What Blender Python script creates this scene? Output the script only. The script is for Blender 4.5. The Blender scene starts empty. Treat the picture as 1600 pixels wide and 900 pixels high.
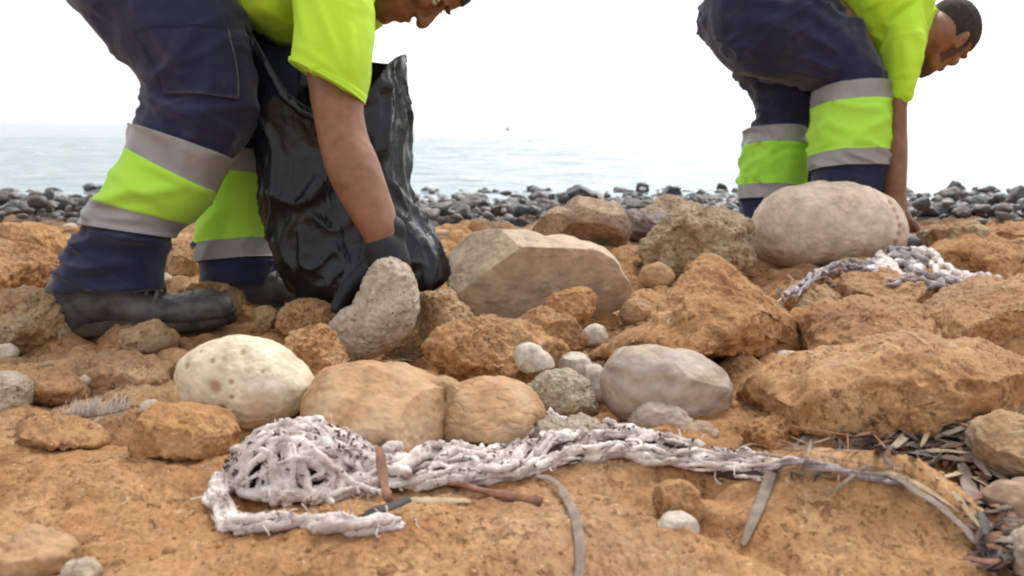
import bpy, bmesh, math, random
import numpy as np
from mathutils import Vector, Matrix
random.seed(7); rng = np.random.default_rng(7)
R = math.radians
scene = bpy.context.scene
COL = scene.collection

# ------------------------------------------------------------------ camera
FPX = 1300.0                        # focal length in pixels of a 1600 px wide picture
PITCH = math.atan(257/FPX)
HC = 0.36
cam_data = bpy.data.cameras.new("camera"); cam = bpy.data.objects.new("camera", cam_data); COL.objects.link(cam)
cam_data.sensor_width = 36; cam_data.lens = 36*FPX/1600
cam_data.clip_start = 0.01; cam_data.clip_end = 20000
cam.location = (0, 0, HC); cam.rotation_euler = (math.pi/2-PITCH, 0, 0)
cam_data.dof.use_dof = True; cam_data.dof.focus_distance = 1.25; cam_data.dof.aperture_fstop = 7.5
scene.camera = cam

# ------------------------------------------------------------------ sky, sun, exposure
SUN_EL, SUN_AZ = R(56), R(32)       # azimuth measured from +y towards +x
world = bpy.data.worlds.new("World"); scene.world = world; world.use_nodes = True
nt = world.node_tree; nt.nodes.clear()
wo = nt.nodes.new('ShaderNodeOutputWorld'); bg = nt.nodes.new('ShaderNodeBackground')
sky = nt.nodes.new('ShaderNodeTexSky'); sky.sky_type = 'NISHITA'; sky.sun_disc = False
sky.sun_elevation = SUN_EL; sky.sun_rotation = SUN_AZ; sky.dust_density = 4.0; sky.air_density = 1.0
hs = nt.nodes.new('ShaderNodeHueSaturation'); hs.inputs['Saturation'].default_value = 0.25
mx = nt.nodes.new('ShaderNodeMixRGB'); mx.inputs['Fac'].default_value = 0.72      # overcast: an even white cloud deck over the sky
mx.inputs['Color2'].default_value = (9.3, 9.45, 9.7, 1)
nt.links.new(sky.outputs[0], hs.inputs['Color']); nt.links.new(hs.outputs[0], mx.inputs['Color1'])
tc = nt.nodes.new('ShaderNodeTexCoord'); dp = nt.nodes.new('ShaderNodeVectorMath'); dp.operation = 'DOT_PRODUCT'      # the cloud is brighter round the veiled sun
_e = R(22); dp.inputs[1].default_value = (math.sin(SUN_AZ)*math.cos(_e), math.cos(SUN_AZ)*math.cos(_e), math.sin(_e)); nt.links.new(tc.outputs['Generated'], dp.inputs[0])
m1 = nt.nodes.new('ShaderNodeMath'); m1.operation = 'MAXIMUM'; nt.links.new(dp.outputs['Value'], m1.inputs[0]); m1.inputs[1].default_value = 0
m2 = nt.nodes.new('ShaderNodeMath'); m2.operation = 'POWER'; nt.links.new(m1.outputs[0], m2.inputs[0]); m2.inputs[1].default_value = 5
m3 = nt.nodes.new('ShaderNodeMath'); m3.operation = 'MULTIPLY_ADD'; nt.links.new(m2.outputs[0], m3.inputs[0]); m3.inputs[1].default_value = 1.1; m3.inputs[2].default_value = 1.0
vm = nt.nodes.new('ShaderNodeVectorMath'); vm.operation = 'SCALE'; nt.links.new(mx.outputs[0], vm.inputs[0]); nt.links.new(m3.outputs[0], vm.inputs['Scale'])
nt.links.new(vm.outputs[0], bg.inputs['Color']); bg.inputs['Strength'].default_value = 0.12
nt.links.new(bg.outputs[0], wo.inputs[0])
sd = bpy.data.lights.new("sun", 'SUN'); sd.energy = 1.8; sd.angle = R(20); sd.color = (1.0, 0.96, 0.9)
sun = bpy.data.objects.new("sun", sd); COL.objects.link(sun)
sv = Vector((math.sin(SUN_AZ)*math.cos(SUN_EL), math.cos(SUN_AZ)*math.cos(SUN_EL), math.sin(SUN_EL)))
sun.rotation_euler = sv.to_track_quat('Z', 'Y').to_euler(); sun.location = sv*20
vs = scene.view_settings; vs.view_transform = 'Standard'; vs.look = 'None'; vs.gamma = 1.0; vs.exposure = 0.25
vs.use_curve_mapping = False
scene.cycles.filter_width = 2.1
scene.cycles.max_bounces = 6

# ------------------------------------------------------------------ numpy noise
_r = np.random.RandomState(3)
_perm = _r.permutation(256); _perm = np.concatenate([_perm, _perm, _perm])
_g = _r.normal(size=(256, 3)); _g /= np.linalg.norm(_g, axis=1)[:, None]
def pn(p, seed=0):
    p = np.asarray(p, float)
    i = np.floor(p).astype(np.int64); f = p-i; u = f*f*f*(f*(f*6-15)+10)
    ix = (i[:, 0]+seed*17) & 255; iy = (i[:, 1]+seed*31) & 255; iz = i[:, 2] & 255
    out = 0
    for a in (0, 1):
        wa = u[:, 0] if a else 1-u[:, 0]
        pa = _perm[(ix+a) & 255]
        for b in (0, 1):
            wb = wa*(u[:, 1] if b else 1-u[:, 1])
            pb = _perm[(pa+iy+b) & 255]
            for c in (0, 1):
                w = wb*(u[:, 2] if c else 1-u[:, 2])
                g = _g[_perm[(pb+iz+c) & 255]]
                out = out+w*(g[:, 0]*(f[:, 0]-a)+g[:, 1]*(f[:, 1]-b)+g[:, 2]*(f[:, 2]-c))
    return out*1.6
def fbm(p, o=4, seed=0, g=0.5):
    s = 0; a = 1.0
    for k in range(o):
        s = s+a*pn(p*(2.03**k), seed+k*5); a *= g
    return s
def ridge(p, o=3, seed=0):
    s = 0; a = 1.0
    for k in range(o):
        s = s+a*(1-2*np.abs(pn(p*(2.1**k), seed+k*7))); a *= .5
    return s
def worley(p, seed=0, dims=3):
    i = np.floor(p).astype(np.int64); best = np.full(len(p), 9.0)
    rr = (-1, 0, 1)
    for a in rr:
        for b in rr:
            for c in (rr if dims == 3 else (0,)):
                h = _perm[(_perm[(_perm[(i[:, 0]+a+seed) & 255]+i[:, 1]+b) & 255]+i[:, 2]+c) & 255]
                q = (_g[h]*.5+.5)
                d = (i[:, 0]+a+q[:, 0]-p[:, 0])**2+(i[:, 1]+b+q[:, 1]-p[:, 1])**2
                if dims == 3: d = d+(i[:, 2]+c+q[:, 2]-p[:, 2])**2
                best = np.minimum(best, d)
    return np.sqrt(best)
def sstep(a, b, x):
    t = np.clip((x-a)/(b-a), 0, 1); return t*t*(3-2*t)

# ------------------------------------------------------------------ where a point seen in the photograph stands in the place
CAM = np.array([0, 0, HC]); RIGHT = np.array([1., 0, 0])
UP = np.array([0, math.sin(PITCH), math.cos(PITCH)]); FWD = np.array([0, math.cos(PITCH), -math.sin(PITCH)])
def P(px, py, d):
    return CAM+RIGHT*((px-800)/FPX*d)+UP*((450-py)/FPX*d)+FWD*d
def G(px, py, z=0.0):
    v = (450-py)/FPX; den = UP[2]*v+FWD[2]
    return P(px, py, (z-HC)/den)
def depth_at(py, z=0.0):
    v = (450-py)/FPX
    return (z-HC)/(UP[2]*v+FWD[2])

# ------------------------------------------------------------------ mesh helpers
def mesh_np(name, V, F, smooth=True):
    V = np.asarray(V, np.float32); me = bpy.data.meshes.new(name)
    if isinstance(F, np.ndarray): F = [F]
    me.vertices.add(len(V)); me.vertices.foreach_set('co', V.ravel())
    F = [np.asarray(f, np.int32) for f in F if len(f)]
    nl = sum(f.size for f in F); npol = sum(len(f) for f in F)
    me.loops.add(nl); me.polygons.add(npol)
    me.loops.foreach_set('vertex_index', np.concatenate([f.ravel() for f in F]))
    st = []; c = 0
    for f in F:
        st.append(c+np.arange(len(f))*f.shape[1]); c += f.size
    me.polygons.foreach_set('loop_start', np.concatenate(st).astype(np.int32))
    me.polygons.foreach_set('use_smooth', np.full(npol, smooth))
    me.update(calc_edges=True); me.validate()
    return me
def link(name, me, mat=None, parent=None, loc=None):
    o = bpy.data.objects.new(name, me); COL.objects.link(o)
    if mat is not None and me is not None: me.materials.clear(); me.materials.append(mat)
    if loc is not None: o.location = loc
    if parent is not None: o.parent = parent
    return o
def tag(o, label=None, cat=None, group=None, kind=None):
    if label: o['label'] = label
    if cat: o['category'] = cat
    if group: o['group'] = group
    if kind: o['kind'] = kind
    return o
def empty(name, loc, label, cat, group=None):
    o = bpy.data.objects.new(name, None); COL.objects.link(o); o.location = loc; o.empty_display_size = .05
    return tag(o, label, cat, group)
class Acc:                                            # collects pieces of one mesh: quads and triangles
    def __init__(s): s.V = []; s.Q = []; s.T = []; s.n = 0
    def add(s, V, Q=None, T=None):
        V = np.asarray(V, float)
        if Q is not None and len(Q): s.Q.append(np.asarray(Q, int)+s.n)
        if T is not None and len(T): s.T.append(np.asarray(T, int)+s.n)
        s.V.append(V); s.n += len(V); return s
    def get(s):
        V = np.concatenate(s.V); F = []
        if s.Q: F.append(np.concatenate(s.Q))
        if s.T: F.append(np.concatenate(s.T))
        return V, F
    def obj(s, name, mat, parent=None, base=(0, 0, 0), smooth=True):
        V, F = s.get(); return link(name, mesh_np(name, V-np.asarray(base), F, smooth), mat, parent, None if parent else base)
def catmull(K, n):
    K = np.asarray(K, float); m = len(K)
    Kp = np.vstack([2*K[0]-K[1], K, 2*K[-1]-K[-2]])
    t = np.linspace(0, m-1, n); i = np.minimum(t.astype(int), m-2); f = (t-i)[:, None]
    p0, p1, p2, p3 = Kp[i], Kp[i+1], Kp[i+2], Kp[i+3]
    return .5*((2*p1)+(-p0+p2)*f+(2*p0-5*p1+4*p2-p3)*f*f+(-p0+3*p1-3*p2+p3)*f**3)
def grid_faces(rows, n, closed=True):
    i = np.arange(rows-1)[:, None]*n; j = np.arange(n if closed else n-1)[None, :]; j2 = (j+1) % n
    return np.stack([i+j, i+j2, i+n+j2, i+n+j], -1).reshape(-1, 4)
def caps(rows, n, Vc0, Vc1):                           # triangles to two centre vertices placed at the end
    a = np.arange(n); b = (a+1) % n; k = rows*n
    return np.concatenate([np.stack([b, a, np.full(n, k)], -1), np.stack([(rows-1)*n+a, (rows-1)*n+b, np.full(n, k+1)], -1)])
def tube(pts, rad, n=12, ns=None, flat=1.0, up=None, roundcap=True, twist=0.0):
    pts = np.asarray(pts, float); rad = np.broadcast_to(np.asarray(rad, float), (len(pts),)).astype(float)
    if ns:
        K = catmull(np.hstack([pts, rad[:, None]]), ns); pts, rad = K[:, :3], np.maximum(K[:, 3], 1e-4)
    T = np.gradient(pts, axis=0); T /= np.linalg.norm(T, axis=1)[:, None]+1e-12
    if roundcap:
        L0, L1 = [], []
        for a in (75, 45, 20):
            L0.append((pts[0]-T[0]*rad[0]*math.sin(R(a)), rad[0]*math.cos(R(a)), T[0]))
        for a in (20, 45, 75):
            L1.append((pts[-1]+T[-1]*rad[-1]*math.sin(R(a)), rad[-1]*math.cos(R(a)), T[-1]))
        pts = np.vstack([[q[0] for q in L0], pts, [q[0] for q in L1]]); rad = np.concatenate([[q[1] for q in L0], rad, [q[1] for q in L1]])
        T = np.vstack([[q[2] for q in L0], T, [q[2] for q in L1]])
    m = len(pts); N = np.zeros((m, 3))
    u = np.array(up if up is not None else (0, 0, 1.)); u = u-T[0]*u.dot(T[0])
    if np.linalg.norm(u) < .05: u = np.array([1., 0, 0]); u = u-T[0]*u.dot(T[0])
    N[0] = u/np.linalg.norm(u)
    for k in range(1, m):
        v = N[k-1]-T[k]*N[k-1].dot(T[k]); N[k] = v/(np.linalg.norm(v)+1e-12)
    B = np.cross(T, N); th = np.linspace(0, 2*math.pi, n, endpoint=False)
    tw = np.linspace(0, twist, m)[:, None]
    c, s = np.cos(th)[None], np.sin(th)[None]
    ct, st = np.cos(tw), np.sin(tw)
    cx = (c*ct-flat*s*st)[..., None]; sx = (c*st+flat*s*ct)[..., None]
    V = pts[:, None]+rad[:, None, None]*(B[:, None]*cx+N[:, None]*sx)
    V = np.vstack([V.reshape(-1, 3), pts[:1], pts[-1:]])
    return V, grid_faces(m, n), caps(m, n, 0, 0)
class Loft:                                           # closed tube through rings; ring = (ax,ay,bx,by,depth,half thickness) 
    def __init__(s, rings, power=1.0): s.K = np.array([list(r) for r in rings], float); s.power = power
    def rings(s, n, u0=0., u1=1., off=0.0, nth=40):
        m = len(s.K); K = catmull(s.K, 401); t = np.linspace(u0, u1, n)*400; i = np.minimum(t.astype(int), 399); f = (t-i)[:, None]
        K = K[i]*(1-f)+K[i+1]*f
        th = np.linspace(0, 2*math.pi, nth, endpoint=False)
        co, si = np.cos(th), np.sin(th); e = s.power
        co = np.sign(co)*np.abs(co)**e; si = np.sign(si)*np.abs(si)**e
        out = []
        for k in K:
            a = P(k[0], k[1], k[4]); b = P(k[2], k[3], k[4]); c = (a+b)/2; h = (b-a)/2; L = np.linalg.norm(h)
            out.append(c+np.outer(co, h*(1+off/L))+np.outer(si, -FWD*(k[5]+off)))
        return np.array(out)
    def closed(s, n=60, nth=40, off=0.0):
        Rg = s.rings(n, off=off, nth=nth); V = np.vstack([Rg.reshape(-1, 3), Rg[0].mean(0)[None], Rg[-1].mean(0)[None]])
        return V, grid_faces(n, nth), caps(n, nth, 0, 0)
    def shell(s, u0, u1, off, n=14, nth=96, th=0.002, edit=None, shift=None):           # a cuff of cloth with thickness around part of the tube
        A = s.rings(n, u0, u1, off+th, nth); B = s.rings(n, u0, u1, off-.004, nth)
        rings = np.concatenate([B[:1], A[:1], A, A[-1:], B[-1:]])
        V = rings.reshape(-1, 3)
        if edit is not None: V = edit(V)
        return V, grid_faces(len(rings), nth)
_ico = {}
def ico(sub):
    if sub not in _ico:
        bm = bmesh.new(); bmesh.ops.create_icosphere(bm, subdivisions=sub, radius=1)
        V = np.array([v.co[:] for v in bm.verts]); F = np.array([[v.index for v in f.verts] for f in bm.faces]); bm.free()
        V /= np.linalg.norm(V, axis=1)[:, None]; _ico[sub] = (V, F)
    return _ico[sub]
def ellipsoid(c, r, M=None, sub=4):
    V, F = ico(sub); W = V*np.asarray(r)
    if M is not None: W = W@np.asarray(M).T
    return W+np.asarray(c), None, F
def normals(V, F):
    N = np.zeros_like(V)
    for f in F:
        n = np.cross(V[f[:, 2]]-V[f[:, 0]], V[f[:, -1]]-V[f[:, 1]]) if f.shape[1] == 4 else np.cross(V[f[:, 1]]-V[f[:, 0]], V[f[:, 2]]-V[f[:, 0]])
        for k in range(f.shape[1]): np.add.at(N, f[:, k], n)
    return N/(np.linalg.norm(N, axis=1)[:, None]+1e-12)
def remesh(acc, voxel, smooth=6):
    V, F = acc.get(); o = link("tmp", mesh_np("tmp", V, F))
    m = o.modifiers.new("r", 'REMESH'); m.mode = 'VOXEL'; m.voxel_size = voxel
    if smooth:
        s = o.modifiers.new("s", 'SMOOTH'); s.factor = .5; s.iterations = smooth
    dg = bpy.context.evaluated_depsgraph_get(); dg.update(); me = o.evaluated_get(dg).to_mesh()
    V = np.empty(len(me.vertices)*3, np.float32); me.vertices.foreach_get('co', V); V = V.reshape(-1, 3).astype(float)
    L = np.empty(len(me.loops), np.int32); me.loops.foreach_get('vertex_index', L)
    tot = np.empty(len(me.polygons), np.int32); me.polygons.foreach_get('loop_total', tot)
    st = np.empty(len(me.polygons), np.int32); me.polygons.foreach_get('loop_start', st)
    F = []
    for k in (4, 3):
        s_ = st[tot == k]
        if len(s_): F.append(L[s_[:, None]+np.arange(k)])
    o.evaluated_get(dg).to_mesh_clear(); m_ = o.data; bpy.data.objects.remove(o); bpy.data.meshes.remove(m_)
    return V, F

# ------------------------------------------------------------------ materials
def newmat(name):
    m = bpy.data.materials.new(name); m.use_nodes = True; nt = m.node_tree; nt.nodes.clear()
    out = nt.nodes.new('ShaderNodeOutputMaterial'); b = nt.nodes.new('ShaderNodeBsdfPrincipled'); nt.links.new(b.outputs[0], out.inputs[0])
    return m, nt, b
def nd(nt, t, **kw):
    n = nt.nodes.new(t)
    for k, v in kw.items():
        if k in n.inputs.keys() if hasattr(n.inputs, 'keys') else False: n.inputs[k].default_value = v
        else: setattr(n, k, v)
    return n
def noise(nt, vec, scale, detail=5, rough=.55, dist=0.0):
    n = nt.nodes.new('ShaderNodeTexNoise'); n.inputs['Scale'].default_value = scale; n.inputs['Detail'].default_value = detail
    n.inputs['Roughness'].default_value = rough; n.inputs['Distortion'].default_value = dist; nt.links.new(vec, n.inputs['Vector']); return n.outputs[0]
def voro(nt, vec, scale, feature='F1', rnd=1.0):
    n = nt.nodes.new('ShaderNodeTexVoronoi'); n.feature = feature; n.inputs['Scale'].default_value = scale; n.inputs['Randomness'].default_value = rnd
    nt.links.new(vec, n.inputs['Vector']); return n.outputs[0]
def ramp(nt, fac, stops, interp='LINEAR'):
    n = nt.nodes.new('ShaderNodeValToRGB'); cr = n.color_ramp; cr.interpolation = interp
    while len(cr.elements) > 1: cr.elements.remove(cr.elements[-1])
    cr.elements[0].position = stops[0][0]; c = stops[0][1]; cr.elements[0].color = (*c, 1) if not isinstance(c, (int, float)) else (c, c, c, 1)
    for p, c in stops[1:]:
        e = cr.elements.new(p); e.color = (*c, 1) if not isinstance(c, (int, float)) else (c, c, c, 1)
    nt.links.new(fac, n.inputs[0]); return n.outputs[0]
def mix(nt, fac, a, b, mode='MIX'):
    n = nt.nodes.new('ShaderNodeMixRGB'); n.blend_type = mode
    for s, v in ((0, fac), (1, a), (2, b)):
        if isinstance(v, (int, float)): n.inputs[s].default_value = v if s == 0 else (v, v, v, 1)
        elif isinstance(v, tuple): n.inputs[s].default_value = (*v, 1)
        else: nt.links.new(v, n.inputs[s])
    return n.outputs[0]
def math_(nt, op, a, b=0.0):
    n = nt.nodes.new('ShaderNodeMath'); n.operation = op
    for s, v in ((0, a), (1, b)):
        if isinstance(v, (int, float)): n.inputs[s].default_value = v
        else: nt.links.new(v, n.inputs[s])
    return n.outputs[0]
def bump(nt, b, h, dist, strength=1.0, prev=None):
    n = nt.nodes.new('ShaderNodeBump'); n.inputs['Distance'].default_value = dist; n.inputs['Strength'].default_value = strength
    nt.links.new(h, n.inputs['Height'])
    if prev is not None: nt.links.new(prev, n.inputs['Normal'])
    nt.links.new(n.outputs[0], b.inputs['Normal']); return n.outputs[0]
def coords(nt, scale=None, kind='Object'):
    t = nt.nodes.new('ShaderNodeTexCoord'); v = t.outputs[kind]
    if scale:
        m = nt.nodes.new('ShaderNodeMapping'); m.inputs['Scale'].default_value = scale; nt.links.new(v, m.inputs['Vector']); v = m.outputs[0]
    return v
def rock_mat(name, dark, mid, light, sc=14, pit=0.0, pitcol=None, fleck=None, fleck_t=.68, rough=.9, bd=.004, stripes=None, spec=.3, patch=None, patch_t=.6):
    m, nt, b = newmat(name); v = coords(nt)
    n1 = noise(nt, v, sc, 7, .62, .4); n2 = noise(nt, v, sc*6.5, 5, .6)
    col = ramp(nt, n1, [(.30, dark), (.5, mid), (.70, light)])
    g = ramp(nt, n2, [(.3, .72), (.7, 1.22)]); col = mix(nt, 1.0, col, g, 'MULTIPLY')
    if patch is not None:
        n3 = noise(nt, v, sc*.8, 4, .6, .8); col = mix(nt, ramp(nt, n3, [(patch_t-.06, 0.), (patch_t+.08, .85)]), col, patch)
    if stripes:
        w = nt.nodes.new('ShaderNodeTexWave'); w.bands_direction = 'Z'; w.inputs['Scale'].default_value = stripes[1]; w.inputs['Distortion'].default_value = 5; w.inputs['Detail'].default_value = 3
        w.inputs['Detail Scale'].default_value = 1.5
        nt.links.new(v, w.inputs['Vector']); col = mix(nt, math_(nt, 'MULTIPLY', w.outputs[1], stripes[2]), col, stripes[0])
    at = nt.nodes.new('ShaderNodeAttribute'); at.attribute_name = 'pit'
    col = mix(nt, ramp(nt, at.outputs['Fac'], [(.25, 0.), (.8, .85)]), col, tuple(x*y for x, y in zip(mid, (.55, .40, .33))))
    h = mix(nt, .5, n1, n2)
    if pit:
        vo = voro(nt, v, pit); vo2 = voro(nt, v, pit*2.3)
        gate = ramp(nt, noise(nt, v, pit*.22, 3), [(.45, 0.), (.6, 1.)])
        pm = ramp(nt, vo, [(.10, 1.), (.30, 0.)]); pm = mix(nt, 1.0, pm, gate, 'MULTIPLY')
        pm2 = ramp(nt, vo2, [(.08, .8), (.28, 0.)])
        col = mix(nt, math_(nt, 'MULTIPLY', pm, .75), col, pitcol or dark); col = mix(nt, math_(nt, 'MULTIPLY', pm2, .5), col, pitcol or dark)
    if fleck:
        nf = noise(nt, v, sc*9, 3, .6); col = mix(nt, ramp(nt, nf, [(fleck_t, 0.), (fleck_t+.05, .85)]), col, fleck)
    nt.links.new(col, b.inputs['Base Color']); b.inputs['Roughness'].default_value = rough; b.inputs['Specular IOR Level'].default_value = spec
    pr = bump(nt, b, n1, bd*2, .6); pr = bump(nt, b, noise(nt, v, sc*12, 6, .7), bd*.55, .9, pr)
    if pit:
        inv = math_(nt, 'SUBTRACT', 1.0, pm); pr = bump(nt, b, inv, bd*.8, .9, pr)
        inv = math_(nt, 'SUBTRACT', 1.0, pm2); pr = bump(nt, b, inv, bd*.3, .7, pr)
    return m
def cloth_mat(name, c, c2=None, rough=.85, weave=900, bd=.0006, sheen=.2, dirt=None):
    m, nt, b = newmat(name); v = coords(nt)
    n = noise(nt, v, 9, 5, .6); col = ramp(nt, n, [(.3, c), (.7, c2 or tuple(x*1.25 for x in c))])
    if dirt:
        col = mix(nt, ramp(nt, noise(nt, v, 16, 6, .65, .5), [(.56, 0.), (.75, .55)]), col, dirt)
    nt.links.new(col, b.inputs['Base Color']); b.inputs['Roughness'].default_value = rough
    b.inputs['Sheen Weight'].default_value = sheen; b.inputs['Specular IOR Level'].default_value = .2
    pr = bump(nt, b, noise(nt, v, 45, 4, .6), .004, .35); bump(nt, b, noise(nt, v, weave, 2, .5), bd, .5, pr)
    return m
OCH_D, OCH_M, OCH_L = (.24, .11, .045), (.40, .21, .09), (.50, .31, .16)
M = {}
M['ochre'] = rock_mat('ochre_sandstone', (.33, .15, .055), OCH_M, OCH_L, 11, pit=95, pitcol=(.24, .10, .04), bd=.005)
M['ochre_fine'] = rock_mat('ochre_sandstone_smooth', (.29, .14, .06), (.40, .215, .09), (.48, .29, .14), 15, pit=60, pitcol=(.26, .12, .05), bd=.003)
M['ochre_grey'] = rock_mat('weathered_ochre_sandstone', (.26, .14, .07), (.39, .25, .135), (.49, .36, .23), 13, pit=70, pitcol=(.22, .12, .06), bd=.004, patch=(.50, .42, .33))
M['pink'] = rock_mat('pinkish_sandstone', (.32, .175, .085), (.43, .255, .135), (.49, .32, .19), 9, bd=.0015, patch=(.45, .32, .20), patch_t=.52)
M['cream'] = rock_mat('cream_limestone', (.50, .40, .28), (.68, .58, .44), (.78, .70, .58), 10, bd=.0018, patch=(.62, .48, .33), patch_t=.58, rough=.8)
M['tan'] = rock_mat('tan_limestone', (.36, .27, .19), (.50, .38, .27), (.58, .46, .34), 6, bd=.0016, rough=.8)
M['buff'] = rock_mat('buff_limestone', (.46, .34, .25), (.60, .47, .37), (.68, .56, .46), 5, bd=.0015, fleck=(.42, .30, .2), fleck_t=.70)
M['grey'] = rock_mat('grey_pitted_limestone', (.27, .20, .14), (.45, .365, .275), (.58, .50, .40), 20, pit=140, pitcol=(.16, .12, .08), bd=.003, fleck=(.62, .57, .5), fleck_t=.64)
M['stripe'] = rock_mat('grey_banded_stone', (.22, .155, .10), (.36, .275, .195), (.47, .38, .29), 8, bd=.0014, stripes=((.54, .48, .43), 12.0, .42), rough=.65, spec=.4)
M['white'] = rock_mat('white_pebble_stone', (.40, .33, .26), (.54, .47, .39), (.66, .59, .51), 22, bd=.0012, rough=.75)
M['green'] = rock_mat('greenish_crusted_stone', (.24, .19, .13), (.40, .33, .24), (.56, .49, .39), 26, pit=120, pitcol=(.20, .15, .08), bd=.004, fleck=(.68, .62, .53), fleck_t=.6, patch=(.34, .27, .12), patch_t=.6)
M['brown'] = rock_mat('brown_stone', (.24, .165, .115), (.38, .265, .185), (.47, .35, .26), 9, bd=.002)
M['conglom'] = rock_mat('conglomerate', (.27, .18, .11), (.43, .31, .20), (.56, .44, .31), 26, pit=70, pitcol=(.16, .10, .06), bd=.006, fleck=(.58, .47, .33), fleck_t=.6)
M['purple'] = rock_mat('purple_brown_stone', (.11, .075, .07), (.22, .15, .13), (.32, .25, .22), 12, bd=.003, rough=.55)
M['wet1'] = rock_mat('dark_wet_stone', (.018, .018, .019), (.05, .05, .052), (.13, .13, .125), 7, bd=.006, rough=.34, spec=.5)
M['wet2'] = rock_mat('dark_wet_brown_stone', (.035, .026, .022), (.12, .095, .082), (.24, .20, .17), 8, bd=.006, rough=.42, spec=.5)
M['wet3'] = rock_mat('grey_wet_stone', (.045, .043, .042), (.12, .113, .107), (.23, .21, .195), 8, bd=.006, rough=.45, spec=.5)

def ground_mat():
    m, nt, b = newmat('ochre_bedrock'); g = nt.nodes.new('ShaderNodeNewGeometry'); v = g.outputs['Position']
    n1 = noise(nt, v, 7, 8, .62, .5); n2 = noise(nt, v, 60, 6, .65); n3 = noise(nt, v, 2.2, 4, .5)
    col = ramp(nt, n1, [(.30, (.25, .110, .046)), (.43, (.40, .207, .090)), (.57, (.485, .277, .132)), (.74, (.58, .395, .238))])
    col = mix(nt, 1.0, col, ramp(nt, n2, [(.3, .74), (.7, 1.2)]), 'MULTIPLY')
    col = mix(nt, ramp(nt, n3, [(.5, 0.), (.68, .5)]), col, (.38, .27, .18))
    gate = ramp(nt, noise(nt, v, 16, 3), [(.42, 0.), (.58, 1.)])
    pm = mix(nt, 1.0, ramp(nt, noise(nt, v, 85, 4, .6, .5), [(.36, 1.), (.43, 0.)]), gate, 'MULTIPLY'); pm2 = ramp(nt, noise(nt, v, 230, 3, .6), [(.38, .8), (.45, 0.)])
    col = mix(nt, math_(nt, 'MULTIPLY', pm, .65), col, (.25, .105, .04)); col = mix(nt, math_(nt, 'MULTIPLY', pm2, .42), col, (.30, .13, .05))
    fl = noise(nt, v, 150, 3, .6); col = mix(nt, ramp(nt, fl, [(.66, 0.), (.71, .6)]), col, (.72, .60, .44))
    sp = nt.nodes.new('ShaderNodeSeparateXYZ'); nt.links.new(v, sp.inputs[0])
    yy = math_(nt, 'ADD', sp.outputs[1], math_(nt, 'MULTIPLY', n3, 1.4))
    wet = ramp(nt, math_(nt, 'MULTIPLY', yy, .1), [(.35, 0.), (.40, 1.)])
    col = mix(nt, wet, col, ramp(nt, n1, [(.3, (.03, .028, .026)), (.7, (.12, .105, .095))]))
    nt.links.new(col, b.inputs['Base Color']); b.inputs['Roughness'].default_value = .92; b.inputs['Specular IOR Level'].default_value = .25
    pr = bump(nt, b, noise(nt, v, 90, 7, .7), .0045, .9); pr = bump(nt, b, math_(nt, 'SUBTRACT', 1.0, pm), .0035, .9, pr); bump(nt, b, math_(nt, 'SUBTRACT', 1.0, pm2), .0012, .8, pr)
    return m
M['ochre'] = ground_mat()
M['navy'] = cloth_mat('navy_work_cloth', (.013, .014, .043), (.025, .027, .072), sheen=.25, dirt=(.060, .050, .058))
M['navy_dark'] = cloth_mat('black_boot_textile', (.012, .012, .014), (.02, .02, .024))
M['silver'] = cloth_mat('silver_reflective_tape', (.27, .25, .25), (.36, .34, .34), rough=.42, sheen=0, dirt=(.2, .17, .15))
M['pocket'] = cloth_mat('grey_worn_cloth', (.045, .045, .052), (.075, .072, .08))
def hivis(name, c, c2, dirt=None):
    m = cloth_mat(name, c, c2, rough=.75, sheen=.1, dirt=dirt)
    nt = m.node_tree; b = [n for n in nt.nodes if n.type == 'BSDF_PRINCIPLED'][0]; out = [n for n in nt.nodes if n.type == 'OUTPUT_MATERIAL'][0]
    tr = nt.nodes.new('ShaderNodeBsdfTranslucent'); tr.inputs[0].default_value = (*c2, 1); mxs = nt.nodes.new('ShaderNodeMixShader'); mxs.inputs[0].default_value = .22
    nt.links.new(b.outputs[0], mxs.inputs[1]); nt.links.new(tr.outputs[0], mxs.inputs[2]); nt.links.new(mxs.outputs[0], out.inputs[0]); return m
M['lime'] = hivis('fluorescent_yellow_cloth', (.58, .92, .05), (.62, .96, .07))
M['lime_green'] = hivis('fluorescent_green_yellow_tape', (.53, .97, .08), (.57, .98, .11))
M['lime_dirty'] = hivis('stained_fluorescent_tape', (.42, .86, .07), (.48, .92, .09), dirt=(.12, .2, .03))
def skin_mat():
    m, nt, b = newmat('tanned_skin'); v = coords(nt); n = noise(nt, v, 14, 5, .6)
    col = ramp(nt, n, [(.3, (.175, .075, .036)), (.7, (.275, .122, .062))]); col = mix(nt, 1.0, col, ramp(nt, noise(nt, v, 55, 5, .7), [(.3, .80), (.7, 1.18)]), 'MULTIPLY'); col = mix(nt, ramp(nt, noise(nt, v, 5, 3), [(.5, 0.), (.75, .3)]), col, (.26, .095, .05)); nt.links.new(col, b.inputs['Base Color'])
    b.inputs['Roughness'].default_value = .5; b.inputs['Subsurface Weight'].default_value = .12; b.inputs['Subsurface Radius'].default_value = (.01, .004, .002); b.inputs['Subsurface Scale'].default_value = .5
    bump(nt, b, noise(nt, v, 260, 3, .6), .0006, .5); return m
M['skin'] = skin_mat()
def simple(name, c, rough=.6, bsc=0, bd=.001, c2=None, sc=30, spec=.4):
    m, nt, b = newmat(name); v = coords(nt); col = ramp(nt, noise(nt, v, sc, 5, .6), [(.32, c), (.68, c2 or tuple(x*1.3 for x in c))])
    nt.links.new(col, b.inputs['Base Color']); b.inputs['Roughness'].default_value = rough; b.inputs['Specular IOR Level'].default_value = spec
    if bsc: bump(nt, b, noise(nt, v, bsc, 5, .65), bd, .8)
    return m
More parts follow.
